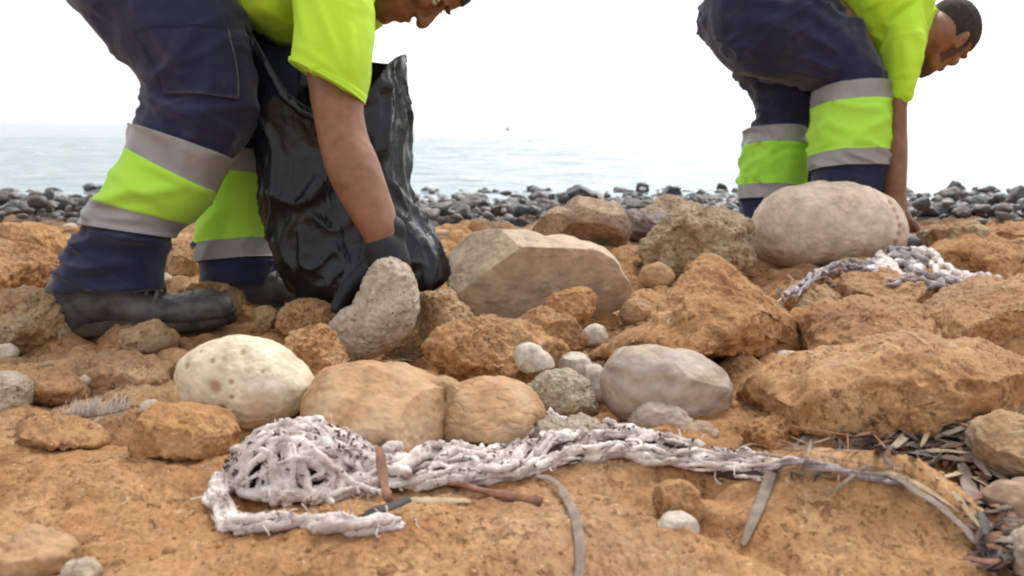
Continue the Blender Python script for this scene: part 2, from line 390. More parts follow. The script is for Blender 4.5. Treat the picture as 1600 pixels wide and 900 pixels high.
M['hair'] = simple('dark_hair', (.02, .013, .012), .75, 900, .002, (.05, .035, .03), 60)
M['stubble'] = simple('trimmed_beard', (.05, .028, .022), .8, 900, .001, (.14, .07, .05), 150)
M['leather'] = simple('scuffed_black_leather', (.022, .021, .022), .45, 200, .0016, (.115, .105, .10), 22)
M['rubber'] = simple('black_rubber_sole', (.014, .013, .012), .75, 120, .001, (.10, .07, .045), 35)
M['lace'] = simple('grey_bootlace', (.12, .115, .11), .8)
M['glove'] = simple('black_glove', (.008, .008, .011), .6, 200, .001)
M['eye'] = simple('eye_white', (.6, .55, .5), .3); M['lips'] = simple('lips', (.36, .13, .10), .45)
M['glass'] = simple('dark_glasses', (.01, .01, .012), .15)
def bag_mat():
    m, nt, b = newmat('black_bin_bag_plastic'); v = coords(nt)
    b.inputs['Base Color'].default_value = (.006, .0065, .009, 1); b.inputs['Specular IOR Level'].default_value = .38
    rg = ramp(nt, noise(nt, v, 12, 4), [(.35, .22), (.7, .46)]); nt.links.new(rg, b.inputs['Roughness'])
    pr = bump(nt, b, noise(nt, coords(nt, (1, 1, .3)), 16, 3, .5, 1.6), .010, .6); bump(nt, b, noise(nt, v, 70, 3, .5, 1.2), .002, .5, pr); return m
M['bag'] = bag_mat()
def net_mat():
    m, nt, b = newmat('bleached_net_cord'); v = coords(nt)
    col = ramp(nt, noise(nt, v, 40, 5, .6), [(.32, (.30, .225, .20)), (.46, (.56, .475, .44)), (.60, (.79, .72, .67))])
    f = noise(nt, v, 95, 3, .55); col = mix(nt, ramp(nt, f, [(.64, 0.), (.68, .9)]), col, (.09, .05, .05))
    g = noise(nt, v, 33, 3, .5); col = mix(nt, ramp(nt, g, [(.54, 0.), (.68, .6)]), col, (.34, .235, .21))  # brown-purple patches: dirty tint, and shade between strands painted into the colour
    nt.links.new(col, b.inputs['Base Color']); b.inputs['Roughness'].default_value = .8
    w = noise(nt, coords(nt, (1, 1, 1)), 240, 4, .7); bump(nt, b, w, .0016, .9)
    return m
M['net'] = net_mat()
M['net_grey'] = rock_mat('weathered_net_cord', (.14, .11, .11), (.36, .31, .31), (.62, .56, .56), 45, bd=.002, fleck=(.10, .07, .06))
M['debris_and_shade'] = simple('seaweed_flecks_and_gap_shade', (.045, .026, .026), .8, 300, .001, (.10, .06, .055), 80)  # seaweed bits, and the net cores that stand in for shade between strands
def blade_mat(name, a, c):
    m, nt, b = newmat(name); v = coords(nt); n1 = noise(nt, v, 60, 5, .6); col = ramp(nt, n1, [(.3, a), (.7, c)])
    nt.links.new(col, b.inputs['Base Color']); b.inputs['Roughness'].default_value = .75; bump(nt, b, noise(nt, v, 220, 4, .6), .001, .7); return m
M['blade_grey'] = blade_mat('dry_grey_seagrass', (.15, .11, .085), (.32, .25, .20))
M['blade_tan'] = blade_mat('dry_tan_seagrass', (.34, .24, .14), (.52, .40, .26))
M['blade_brown'] = blade_mat('dry_brown_seagrass', (.13, .055, .028), (.30, .14, .08))
M['blade_dark'] = blade_mat('dark_seagrass', (.03, .022, .02), (.09, .07, .06))
M['blade_umber'] = blade_mat('umber_seagrass', (.07, .042, .03), (.17, .11, .08))
M['blade_pale'] = blade_mat('pale_seagrass', (.42, .35, .29), (.60, .53, .46))
M['feather'] = simple('grey_feather', (.42, .37, .33), .8, 0, .001, (.72, .67, .62), 90)
M['shell'] = simple('white_shell', (.62, .56, .48), .6, 160, .001, (.8, .76, .7), 50)

# ------------------------------------------------------------------ the ground: one sheet of pitted ochre bedrock sloping to the sea
BUMPS = []     # (x, y, rx, ry, height, angle, power)
def mound(px, py, rx, ry, h, ang=0., z=0.0, pw=1.0):
    p = G(px, py, z); BUMPS.append((p[0], p[1], rx, ry, h, ang, pw))
mound(1380, 690, .34, .09, .030); mound(1110, 590, .15, .07, .022); mound(170, 610, .24, .08, .016); mound(1500, 560, .3, .1, .02); mound(1300, 800, .13, .055, .034); mound(1460, 830, .08, .06, .022); mound(1010, 738, .10, .03, .016)
mound(1085, 772, .030, .022, -.030); mound(1150, 800, .035, .020, -.018)
mound(900, 860, .16, .07, .012); mound(600, 860, .22, .07, .010); mound(120, 760, .16, .06, .018); mound(300, 690, .10, .018, -.030); mound(110, 690, .06, .02, -.008)
mound(50, 880, .045, .022, -.016); mound(130, 868, .05, .012, .008); mound(15, 700, .1, .05, .012)
mound(540, 580, .12, .05, -.03); mound(880, 620, .15, .08, -.028); mound(1180, 700, .05, .03, -.02); mound(1500, 730, .12, .05, -.03); mound(1590, 800, .05, .06, -.04)
mound(1090, 835, .13, .016, -.016, -.78); mound(1240, 790, .05, .03, .016); mound(1380, 800, .07, .04, .014); mound(980, 790, .06, .03, .008); mound(200, 540, .16, .06, .0); mound(60, 600, .12, .07, .014); mound(230, 590, .12, .05, .018)
mound(990, 470, .14, .06, -.03); mound(1250, 430, .3, .1, -.02); mound(1420, 500, .3, .1, .02)
mound(1450, 465, .18, .06, .035); mound(1560, 440, .2, .1, .03)
def height(x, y, fine=True):
    x = np.atleast_1d(np.asarray(x, float)); y = np.atleast_1d(np.asarray(y, float)); r = np.hypot(x, y)
    p = np.stack([x, y, np.zeros_like(x)], 1)
    z = -.26*sstep(2.95, 4.5, y+.25*pn(p*.35, 4)) - .12*sstep(5, 8, y) - .55*sstep(8.2, 14, y)
    far = sstep(1.1, 2.2, r)
    z = z+fbm(p*4.5, 3, 2)*(.008+.020*far)+fbm(p*1.3, 2, 9)*(.010*far)
    wq = .35*np.stack([pn(p*3.1+5, 41), pn(p*3.1+11, 42), p[:, 0]*0], 1); msk = sstep(.98, 1.3, r)*(1-sstep(2.9, 3.4, r)); bo = np.exp(-((x+.52)/.34)**4-((y-1.56)/.17)**2)+np.exp(-((x-.85)/.4)**4-((y-2.5)/.25)**2)
    n1_ = np.abs(pn(p*np.array([5.2, 7.5, 1])+wq, 51)); n2_ = np.abs(pn(p*np.array([12, 17, 1])+wq*2, 52))
    z = z+(msk*(1-.85*np.clip(bo, 0, 1))+.10)*(.040*(np.minimum(n1_*2.6, 1)**.6-.75)+.016*(np.minimum(n2_*2.6, 1)**.6-.7))
    for bx, by, rx, ry, h, a, pw in BUMPS:
        dx, dy = x-bx, y-by
        q = (dx*math.cos(a)+dy*math.sin(a))**2/rx**2+(dy*math.cos(a)-dx*math.sin(a))**2/ry**2
        z = z+h*np.exp(-q**pw)
    if fine:
        near = 1-sstep(4, 7, r)
        w = ridge(p*13+3, 3, 5); z = z+near*(.0055*w*(.35+.9*far)+.0035*fbm(p*38, 3, 7))
        z = z-near*.010*far*sstep(.25, .02, worley(p*9, 3, 2))
        g1 = sstep(-.1, .35, pn(p*7, 21)); pw2 = p+.010*np.stack([pn(p*40, 61), pn(p*40+7, 62), p[:, 0]*0], 1); z = z-near*.0036*g1*sstep(.40, .08, worley(pw2*62, 11, 2))*(.4+.9*np.abs(pn(p*30, 63)))
        g2 = sstep(-.2, .3, pn(p*9, 33)); z = z-near*.0019*g2*sstep(.40, .1, worley(p*170, 5, 2))+near*.0009*pn(p*260, 3)
    return z
def _table(x0, x1, y0, y1, st):
    xs = np.arange(x0, x1, st); ys_ = np.arange(y0, y1, st); X, Y = np.meshgrid(xs, ys_); return height(X.ravel(), Y.ravel(), False).reshape(X.shape), x0, y0, st
_T = [_table(-2.2, 2.2, .4, 3.2, .007), _table(-8, 8, 2.6, 9.5, .04)]
def hq(x, y):                                           # the same height, read from a table
    x = np.atleast_1d(np.asarray(x, float)); y = np.atleast_1d(np.asarray(y, float)); out = np.zeros_like(x); near = (y < 3.1) & (np.abs(x) < 2.1)
    for k, (H, x0, y0, st) in enumerate(_T):
        m = near if k == 0 else ~near
        if not m.any(): continue
        u = np.clip((x[m]-x0)/st, 0, H.shape[1]-1.01); v = np.clip((y[m]-y0)/st, 0, H.shape[0]-1.01); i, j = u.astype(int), v.astype(int); a, b = u-i, v-j
        out[m] = H[j, i]*(1-a)*(1-b)+H[j, i+1]*a*(1-b)+H[j+1, i]*(1-a)*b+H[j+1, i+1]*a*b
    return out
def hit(px, py, dz=0.0, fine=False):
    z = 0.0
    for _ in range(14):
        q = G(px, py, z+dz); z = z*.5+.5*float(hq(q[0], q[1])[0])
    return G(px, py, z+dz)
ang = np.concatenate([np.linspace(-180, -46, 36, endpoint=False), np.linspace(-46, 46, 840), np.linspace(46, 180, 37)[1:-1]])
rad = np.concatenate([.34*(9/.34)**np.linspace(0, 1, 600), [9.6, 10.5, 12, 15, 22, 40, 70]])
A_, R_ = np.meshgrid(np.radians(ang), rad)
gx, gy = (R_*np.sin(A_)).ravel(), (R_*np.cos(A_)).ravel()
gz = height(gx, gy)
gz = np.where(gy < -3, gz*0+.0, gz)
Vg = np.stack([gx, gy, gz], 1); Vg = np.vstack([Vg, [[0, 0, 0.0]]]); nA = len(ang)
Tc = np.stack([np.arange(nA), (np.arange(nA)+1) % nA, np.full(nA, len(Vg)-1)], 1)[:, ::-1]
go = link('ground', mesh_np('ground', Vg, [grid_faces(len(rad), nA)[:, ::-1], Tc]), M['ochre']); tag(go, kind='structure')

# the sea
SEA = -.30
ys = np.concatenate([np.linspace(3.0, 40, 380), 40*10**np.linspace(0, 1, 220)[1:], 400*22**np.linspace(0, 1, 30)[1:]]); nx = 260
U = np.linspace(-1, 1, nx); YY, UU = np.meshgrid(ys, U, indexing='ij'); XX = UU*(YY*1.6+8)
pw_ = np.stack([XX.ravel()*.55, YY.ravel()*1.9, np.zeros(XX.size)], 1)
amp = np.maximum(np.clip(1.2-np.abs(YY.ravel()-14)/40, 0, 1), np.where(YY.ravel() > 14, np.clip(1.3-YY.ravel()/1500, 0, .8), 0))
Z = SEA+1.5*amp*(.028*pn(pw_*.9, 3)+.020*pn(pw_*2.0, 8)+.010*pn(pw_*4.5, 5))
def sea_mat():
    m, nt, b = newmat('pale_sea_water'); g = nt.nodes.new('ShaderNodeNewGeometry')
    mp = nt.nodes.new('ShaderNodeMapping'); mp.inputs['Scale'].default_value = (.35, 1.0, 1); nt.links.new(g.outputs['Position'], mp.inputs['Vector']); v = mp.outputs[0]
    b.inputs['Base Color'].default_value = (.27, .345, .36, 1); b.inputs['Roughness'].default_value = .10; b.inputs['IOR'].default_value = 1.33
    pr = bump(nt, b, noise(nt, v, .12, 4, .6, .6), 1.2, .8); pr = bump(nt, b, noise(nt, v, .9, 5, .6, .6), .22, .9, pr); bump(nt, b, noise(nt, v, 4.5, 4, .6, .4), .04, .9, pr); return m
sea = link('sea', mesh_np('sea', np.stack([XX.ravel(), YY.ravel(), Z], 1), grid_faces(len(ys), nx, False)[:, ::-1]), sea_mat()); tag(sea, kind='structure')

# ------------------------------------------------------------------ rocks that can be told apart
def sil_rock(name, pts, mat, label, t=None, d=None, zb=0.0, sub=6, lump=.03, mid=.012, fine=.003, ridged=0.0, pits=0.0, facets=(), full=.82, tilt=0.0, seed=0, holes=(), sink=.0, cat='rock', lean=0.0, push=.5, cracks=0.0, fs=1.0):
    """rock with its own outline, distance and thickness, sitting in the ground"""
    pts = np.array(pts, float); cx, cy = (pts.min(0)+pts.max(0))/2; w = np.ptp(pts[:, 0]); hgt = np.ptp(pts[:, 1])
    db = depth_at(pts[:, 1].max(), zb)
    if t is None: t = .42*min(w, hgt*1.25)/FPX*db
    hz = hgt/2/FPX*db
    if d is None: d = db+t*push*(1 if not tilt else .55)+tilt*hz*.9
    c = P(cx, cy, d); s = d/FPX
    th = np.arctan2(-(pts[:, 1]-cy), pts[:, 0]-cx); r = np.hypot(pts[:, 0]-cx, pts[:, 1]-cy)*s; o = np.argsort(th); th, r = th[o], r[o]
    V, F = ico(sub)
    a = np.arctan2(V[:, 2], V[:, 0]); rr = np.interp(a, np.concatenate([th-2*math.pi, th, th+2*math.pi]), np.tile(r, 3))
    q = np.linspace(-math.pi, math.pi, 721); rq = np.interp(q, np.concatenate([th-2*math.pi, th, th+2*math.pi]), np.tile(r, 3))
    kk = np.hanning(23); kk /= kk.sum(); rq = np.convolve(np.concatenate([rq[-12:-1], rq, rq[1:12]]), kk, 'same')[11:-11]; rr = np.interp(a, q, rq)
    rho = np.hypot(V[:, 0], V[:, 2])**full; dep = np.sign(V[:, 1])*np.abs(V[:, 1])**full
    L = np.stack([rr*rho*np.cos(a), t*dep, rr*rho*np.sin(a)], 1)              # right, away, up
    L[:, 1] += tilt*L[:, 2]+lean*L[:, 0]
    size = max(w, hgt)*s
    fr = np.random.RandomState(900+seed); nfc = 0 if (mat == 'cream' or seed in (2, 4) or facets and len(facets) > 3) else (7 if mat in ('ochre', 'ochre_grey', 'conglom', 'ochre_fine') else 2 if mat in ('pink', 'stripe') else 4)
    facets = list(facets)+[(fr.normal(), -abs(fr.normal())*.8, fr.normal(), fr.uniform(.50, .70)) for _ in range(nfc)]
    for (nx_, ny_, nz_, h) in facets:
        n = np.array([nx_, ny_, nz_], float); n /= np.linalg.norm(n); k = L@n-h*np.abs(n*np.array([w*s/2, t, hgt*s/2])).sum(); L = L-np.where(k > 0, k*.93, 0)[:, None]*n
    fk = min(1, size/.16); fine *= fk; pits *= fk; ridged *= fk
    N = normals(L, [F]); sd_ = seed*7.3+cx*.013; Q = L+np.array([sd_, sd_*.7, 1.3])
    D = size*lump*fbm(Q*(3.2/size), 2, seed)+size*mid*fbm(Q*(9/size), 3, seed+1)+fine*fbm(Q*110, 3, seed+2)
    if ridged: D += ridged*(ridge(Q*(5.5/size)*fs, 3, seed+3)-.5)
    if cracks: D -= cracks*sstep(.12, .0, np.abs(pn(Q*(4/size)*np.array([1, 1, 2.5]), seed+9)))
    if pits:
        D -= pits*sstep(.34, .05, worley(Q*48, seed+4)); D -= pits*.45*sstep(.36, .08, worley(Q*110, seed+5))
    pit = np.zeros(len(L))
    for hx, hy, hr, hd in holes:
        q = np.array([(hx-cx)*s, -(hy-cy)*s]); g = np.exp(-((L[:, 0]-q[0])**2+(L[:, 2]-q[1])**2)/(hr*s)**2)*(L[:, 1] < t*.3); pit = np.maximum(pit, g); D = D-hd*g
    L = L+N*D[:, None]
    W = L[:, :1]*RIGHT+L[:, 1:2]*FWD+L[:, 2:]*UP
    if tilt or lean: W = ((c-CAM)+L[:, :1]*RIGHT+L[:, 2:]*UP)*(1+L[:, 1:2]/d)-(c-CAM)
    W[:, 2] -= sink
    me = mesh_np(name, W, F); at = me.attributes.new('pit', 'FLOAT', 'POINT'); at.data.foreach_set('value', pit.astype(np.float32))
    o = link(name, me, M[mat], None, tuple(c)); return tag(o, label, cat)
S = sil_rock
# the big loose stones
S('boulder', [(693, 420), (700, 395), (720, 372), (760, 358), (790, 361), (850, 371), (905, 378), (945, 392), (965, 410), (970, 428), (985, 452), (980, 475), (940, 492), (880, 503), (780, 510), (730, 490), (705, 455)], 'tan',
  'large angular tan boulder with a light flat facet, right of the black bag', t=.13, sub=7, lump=.008, mid=.004, fine=.0008, full=.62, seed=1,
  facets=[(-.62, -.55, .62, .50), (.10, -.36, .93, .60), (.12, -.80, -.50, .40), (.62, -.3, .70, .62), (.75, -.6, .1, .72), (-.1, .5, .8, .7), (-.95, .1, -.1, .9)])
S('boulder', [(1174, 368), (1180, 335), (1200, 306), (1240, 291), (1290, 287), (1335, 292), (1375, 308), (1402, 332), (1411, 358), (1405, 385), (1385, 402), (1330, 415), (1270, 420), (1215, 415), (1185, 398)], 'buff',
  'big rounded beige boulder in front of the far worker, groove near its right end', t=.14, zb=.005, sub=7, lump=.010, mid=.006, fine=.0012, full=.86, seed=2, holes=[(1366, 322, 5, .003), (1371, 333, 5, .003), (1375, 345, 5, .003), (1377, 358, 5, .003), (1376, 370, 5, .003), (1370, 382, 5, .002)])
S('cobble', [(278, 585), (285, 562), (310, 541), (345, 529), (390, 527), (425, 535), (460, 560), (485, 585), (495, 605), (485, 630), (455, 655), (410, 670), (360, 668), (320, 650), (290, 622)], 'cream',
  'cream egg-shaped stone with brown pits beside the near boot', t=.06, sub=7, lump=.012, mid=.004, fine=.0007, full=.86, seed=3, holes=[(312, 566, 6, .003), (362, 597, 11, .004), (387, 589, 4.5, .003), (387, 611, 4, .003), (370, 629, 9, .002), (397, 545, 5, .002), (355, 558, 5, .0015), (430, 575, 3, .001), (340, 625, 4, .001), (330, 545, 3, .001)])
S('cobble', [(613, 402), (640, 418), (653, 452), (650, 495), (632, 530), (600, 551), (560, 562), (535, 564), (518, 540), (513, 510), (530, 492), (553, 476), (566, 455), (575, 425), (590, 407)], 'grey',
  'grey kidney-shaped stone standing upright under the near worker\'s hand', t=.040, sub=7, lump=.012, mid=.010, fine=.0016, pits=.0012, full=.7, seed=4, d=1.29, facets=[(0, -1, .12, .78)])
S('cobble', [(940, 600), (948, 565), (965, 546), (1000, 540), (1050, 545), (1100, 560), (1130, 580), (1139, 605), (1135, 635), (1110, 655), (1050, 665), (985, 665), (955, 645)], 'stripe',
  'smooth grey-brown stone lying right of the pebble cluster', t=.060, sub=7, lump=.014, mid=.005, fine=.0006, full=.78, seed=5, facets=[(-.75, -.6, .1, .72), (.1, -.55, .8, .80)])
S('slab_stone', [(470, 628), (485, 600), (505, 578), (545, 568), (600, 570), (650, 574), (680, 590), (715, 612), (730, 640), (728, 690), (690, 712), (600, 715), (500, 705), (470, 670)], 'pink',
  'smooth pinkish ochre slab just behind the net clump', t=.12, sub=7, lump=.012, mid=.006, fine=.0009, full=.80, seed=6, tilt=.9, facets=[(0, -.45, .9, .55)])
S('slab_stone', [(690, 650), (700, 612), (730, 594), (770, 588), (810, 596), (835, 612), (852, 640), (845, 670), (815, 695), (770, 712), (720, 708), (695, 690)], 'pink',
  'rounded pinkish stone with cracked right edge behind the net rope', t=.075, sub=7, lump=.012, mid=.006, fine=.0009, full=.82, seed=7, facets=[(.1, -.5, .86, .6)], tilt=.7, push=.7, cracks=.0012)
S('barnacle', [(645, 622), (652, 603), (675, 592), (700, 590), (722, 600), (732, 622), (722, 645), (690, 655), (660, 645)], 'ochre_grey',
  'crusty greyish nub with a hollow, stuck between the two pinkish slabs', t=.028, sub=6, lump=.02, mid=.02, fine=.0012, full=.85, seed=2, d=.968, cat='barnacle', pits=.001, holes=[(690, 612, 13, .008)])
S('rock', [(652, 560), (660, 535), (685, 515), (730, 505), (790, 502), (830, 510), (860, 525), (885, 545), (885, 580), (850, 605), (780, 612), (700, 605), (665, 590)], 'ochre',
  'lumpy ochre rock behind the pinkish slab and left of the small white stone', sub=7, lump=.02, mid=.02, ridged=.004, pits=.0016, full=.85, seed=9, t=.06, tilt=.5)
S('rock', [(805, 495), (830, 485), (870, 487), (900, 505), (915, 530), (905, 550), (870, 560), (830, 545), (810, 520)], 'ochre',
  'smooth orange-brown stone in front of the angular tan boulder', sub=6, lump=.03, full=.85, seed=10, t=.045)
S('rock', [(845, 480), (860, 462), (890, 450), (920, 450), (934, 462), (930, 485), (910, 505), (870, 508), (850, 498)], 'ochre_fine',
  'small ochre stone leaning on the front of the angular tan boulder', sub=6, lump=.03, full=.85, seed=11, t=.04, d=1.42)
S('cobble', [(803, 555), (810, 540), (832, 536), (850, 548), (866, 568), (865, 582), (845, 588), (822, 584), (808, 572)], 'white',
  'small smooth white stone resting on the lumpy ochre rock', fine=.0008, mid=.004, sub=6, lump=.02, full=.8, seed=12, t=.022, d=1.10, facets=[(.1, -.9, .2, .8)])
S('cobble', [(872, 565), (880, 550), (900, 549), (920, 560), (926, 575), (915, 592), (895, 592), (876, 582)], 'white',
  'small pale pebble wedged between white stone and banded stone', fine=.0008, mid=.004, sub=5, lump=.02, full=.82, seed=13, t=.022, d=1.17)
S('cobble', [(903, 590), (912, 572), (935, 570), (948, 585), (950, 615), (935, 635), (915, 622)], 'white',
  'pale grey pebble squeezed against left end of the banded stone', fine=.0008, mid=.004, sub=5, lump=.02, full=.8, seed=14, t=.02, d=1.15)
S('rock', [(826, 605), (840, 588), (875, 578), (905, 588), (925, 605), (938, 625), (935, 648), (905, 660), (860, 658), (835, 640)], 'green',
  'crusted grey-beige stone full of holes left of the banded stone', sub=7, lump=.03, mid=.02, pits=.0018, full=.75, seed=15, t=.035)
S('rock', [(813, 690), (825, 668), (850, 655), (880, 660), (930, 655), (950, 670), (940, 695), (880, 705), (830, 705)], 'green',
  'low crusted stone half under the upper strand of the net', sub=6, lump=.03, mid=.02, pits=.0016, full=.75, seed=16, t=.03)
S('cobble', [(982, 660), (995, 638), (1015, 628), (1040, 634), (1075, 648), (1090, 664), (1075, 682), (1020, 684), (990, 676)], 'stripe',
  'low brown pointed pebble in front of the banded stone', sub=6, lump=.02, full=.7, seed=17, t=.022, facets=[(.1, -.5, .8, .6)])
S('cobble', [(1060, 672), (1085, 660), (1115, 668), (1134, 684), (1125, 697), (1090, 698), (1065, 690)], 'brown',
  'flat brown pebble at the foot of the banded stone beside the big ochre ledge', sub=5, lump=.02, full=.8, seed=18, t=.02)
S('cobble', [(968, 490), (975, 474), (995, 466), (1015, 475), (1021, 490), (1012, 506), (990, 512), (972, 504)], 'pink',
  'round pinkish pebble right of the angular tan boulder', sub=6, lump=.02, full=.9, seed=19, t=.03)
S('cobble', [(998, 440), (1003, 420), (1020, 412), (1045, 418), (1055, 432), (1045, 450), (1015, 452)], 'pink',
  'pale pinkish pebble below the rough conglomerate rock', sub=5, lump=.02, full=.88, seed=20, t=.03)
S('cobble', [(905, 528), (915, 512), (940, 508), (952, 522), (948, 540), (925, 546)], 'white',
  'tiny pale pebble beside the orange-brown stone', fine=.0008, mid=.004, sub=5, lump=.02, full=.88, seed=21, t=.02)
S('rock', [(648, 470), (655, 450), (675, 444), (700, 448), (715, 470), (735, 490), (748, 515), (735, 535), (690, 545), (655, 535), (650, 505)], 'ochre_grey',
  'jagged tan stone standing between the kidney-shaped stone and angular boulder', sub=7, lump=.03, mid=.02, full=.7, seed=22, t=.045, facets=[(.5, -.75, .3, .5), (-.9, -.3, .1, .8)])
S('boulder', [(828, 362), (845, 340), (880, 327), (905, 308), (930, 304), (958, 318), (978, 338), (982, 370), (965, 392), (900, 398), (840, 390)], 'brown',
  'brown humped boulder behind the angular tan boulder', sub=7, lump=.02, mid=.01, full=.8, seed=23, t=.16, zb=-.0)
S('boulder', [(1005, 380), (1015, 352), (1050, 335), (1100, 328), (1150, 330), (1178, 345), (1195, 385), (1180, 425), (1120, 440), (1050, 440), (1010, 415)], 'conglom',
  'rough conglomerate rock left of the big beige boulder', sub=7, lump=.03, mid=.03, ridged=.008, pits=.004, full=.82, seed=24, t=.14)
S('rock', [(958, 355), (975, 335), (1010, 330), (1040, 335), (1060, 350), (1050, 372), (1000, 380), (965, 372)], 'purple',
  'purple-brown rock between humped boulder and conglomerate rock', sub=6, lump=.05, mid=.03, full=.8, seed=25, t=.12)
S('rock', [(985, 350), (1020, 325), (1075, 322), (1105, 335), (1110, 350), (1050, 362)], 'brown',
  'flat brown rock behind the rough conglomerate rock', sub=6, lump=.05, mid=.03, full=.8, seed=26, t=.12, d=3.0)
# ochre bedrock lumps
O = dict(fine=.0018, ridged=.0035, pits=.0018, sub=7, full=.82)
S('rock', [(920, 560), (950, 535), (1000, 515), (1025, 485), (1050, 460), (1075, 428), (1105, 403), (1135, 415), (1160, 440), (1195, 460), (1230, 500), (1258, 540), (1262, 580), (1150, 600), (1000, 585), (930, 580)], 'ochre',
  'broad peaked ochre rock mound rising behind the banded stone', t=.15, seed=30, lump=.04, mid=.02, tilt=.75, **{**O, 'full': .75})
S('rock', [(1130, 700), (1133, 650), (1160, 605), (1200, 578), (1260, 556), (1330, 543), (1400, 532), (1480, 530), (1540, 545), (1600, 570), (1680, 600), (1720, 650), (1600, 655), (1480, 658), (1400, 668), (1300, 700), (1180, 720)], 'ochre',
  'wide ochre rock ledge filling the right side behind the seagrass', t=.16, seed=31, lump=.02, mid=.012, tilt=1.1, push=.9, **{**O, 'ridged': .006, 'full': .72}, fs=1.8)
S('rock', [(190, 690), (192, 655), (215, 640), (260, 635), (310, 640), (350, 650), (369, 672), (365, 700), (340, 722), (290, 735), (230, 728)], 'ochre_fine',
  'ochre knob beside the feather and below the cream stone', t=.055, seed=32, lump=.025, mid=.02, **{**O, 'ridged': .002, 'pits': .0012})
S('rock', [(448, 545), (452, 522), (475, 512), (510, 512), (530, 530), (540, 560), (535, 590), (500, 600), (460, 585)], 'ochre', 'rough ochre rock between the cream stone and kidney-shaped stone', t=.045, seed=33, lump=.05, mid=.03, **O)
S('rock', [(435, 500), (445, 480), (475, 470), (510, 474), (530, 492), (525, 515), (490, 528), (450, 522)], 'ochre', 'ochre rock at the bottom edge of the black bag', t=.05, seed=34, lump=.04, mid=.03, **O)
S('rock', [(285, 480), (288, 458), (310, 443), (345, 442), (372, 455), (385, 480), (420, 492), (450, 510), (455, 535), (400, 545), (340, 530), (300, 515)], 'ochre', 'uneven ochre rock behind the toe of the near boot', t=.05, d=1.60, seed=35, lump=.04, mid=.03, **O)
S('rock', [(255, 425), (258, 395), (275, 378), (300, 378), (318, 395), (315, 430), (305, 455), (270, 460)], 'ochre', 'orange rock seen between the near worker\'s two legs', t=.08, d=1.95, seed=36, lump=.04, mid=.03, **O)
S('rock', [(395, 490), (405, 480), (425, 482), (438, 497), (430, 512), (405, 512)], 'ochre_grey', 'small pale ochre lump in front of the black bag', t=.025, d=1.45, seed=37, lump=.04, mid=.02, **{**O, 'sub': 5})
S('rock', [(-40, 500), (-20, 470), (30, 455), (60, 450), (85, 462), (95, 490), (100, 530), (60, 545), (-20, 545)], 'ochre_grey', 'ochre rock with a whitish top behind the heel of the near boot', t=.09, seed=38, lump=.03, mid=.02, **O)
S('rock', [(-60, 430), (-40, 395), (20, 385), (60, 392), (100, 405), (120, 430), (100, 460), (40, 465), (-40, 460)], 'ochre', 'ochre rock lump behind the near worker at the left edge', t=.12, seed=39, tilt=1.1, lump=.05, mid=.03, **O)
S('rock', [(-60, 395), (-20, 378), (50, 372), (110, 374), (135, 384), (120, 398), (30, 402), (-50, 400)], 'ochre', 'low ochre rock shelf below the shoreline stones at the left edge', t=.18, seed=40, tilt=1.1, lump=.05, mid=.03, **O)
S('rock', [(180, 528), (190, 508), (220, 502), (255, 510), (275, 530), (265, 550), (215, 556), (185, 545)], 'ochre_grey', 'pale ochre hump in front of the sole of the near boot', t=.04, seed=41, lump=.03, mid=.02, **{**O, 'sub': 6})
S('rock', [(1210, 475), (1225, 460), (1270, 452), (1310, 462), (1330, 480), (1300, 498), (1240, 500)], 'ochre_grey', 'low pale ochre rock in front of the small net', t=.08, seed=42, tilt=1.1, lump=.04, mid=.03, **O)
S('rock', [(1210, 545), (1225, 500), (1260, 485), (1310, 470), (1360, 465), (1410, 480), (1460, 490), (1500, 520), (1490, 555), (1400, 570), (1280, 570)], 'ochre', 'ochre rock hump behind the wide ledge on the right', t=.12, seed=43, tilt=1.1, lump=.04, mid=.02, **O)
S('rock', [(1290, 470), (1310, 442), (1360, 430), (1420, 432), (1470, 440), (1490, 465), (1440, 490), (1340, 490)], 'ochre', 'ochre rock right below the small net', t=.11, seed=44, tilt=1.1, lump=.04, mid=.02, **O)
S('rock', [(1430, 520), (1450, 475), (1500, 450), (1570, 442), (1640, 448), (1700, 470), (1700, 530), (1600, 560), (1480, 560)], 'ochre', 'broad ochre rock at the right edge behind the wide ledge', t=.16, seed=45, tilt=1.1, lump=.03, mid=.02, **O)
S('rock', [(1440, 415), (1450, 392), (1490, 378), (1540, 375), (1590, 388), (1640, 400), (1640, 440), (1540, 452), (1460, 440)], 'ochre', 'ochre rock behind the pale right end of the small net', t=.15, seed=46, tilt=1.1, lump=.04, mid=.03, **O)
S('rock', [(1440, 382), (1450, 362), (1485, 354), (1525, 358), (1545, 375), (1530, 392), (1470, 395)], 'ochre_grey', 'small ochre rock against the dark shoreline stones right of the big boulder', t=.13, seed=47, lump=.04, mid=.03, **{**O, 'sub': 6})
S('rock', [(1575, 400), (1580, 382), (1610, 374), (1650, 385), (1650, 415), (1600, 418)], 'pink', 'pinkish round rock cut by the right edge below the shoreline', t=.1, seed=48, lump=.03, mid=.02, **{**O, 'sub': 6, 'pits': 0})
S('cobble', [(1520, 690), (1530, 665), (1560, 652), (1620, 648), (1680, 665), (1690, 720), (1640, 750), (1570, 745), (1530, 720)], 'ochre_grey', 'pale brown stone at the right edge behind the dry seagrass', t=.06, seed=49, lump=.02, mid=.01, sub=6)
S('cobble', [(1540, 775), (1555, 760), (1590, 755), (1640, 762), (1650, 800), (1600, 812), (1555, 800)], 'brown', 'smooth grey-pink pebble among seagrass at the right edge', t=.026, seed=50, lump=.02, mid=.004, sub=6, fine=.0006)
S('cobble', [(1585, 880), (1592, 845), (1620, 825), (1680, 835), (1700, 900), (1650, 930), (1600, 920)], 'grey', 'grey stone in the bottom right corner', t=.03, seed=51, lump=.02, mid=.01, sub=6)
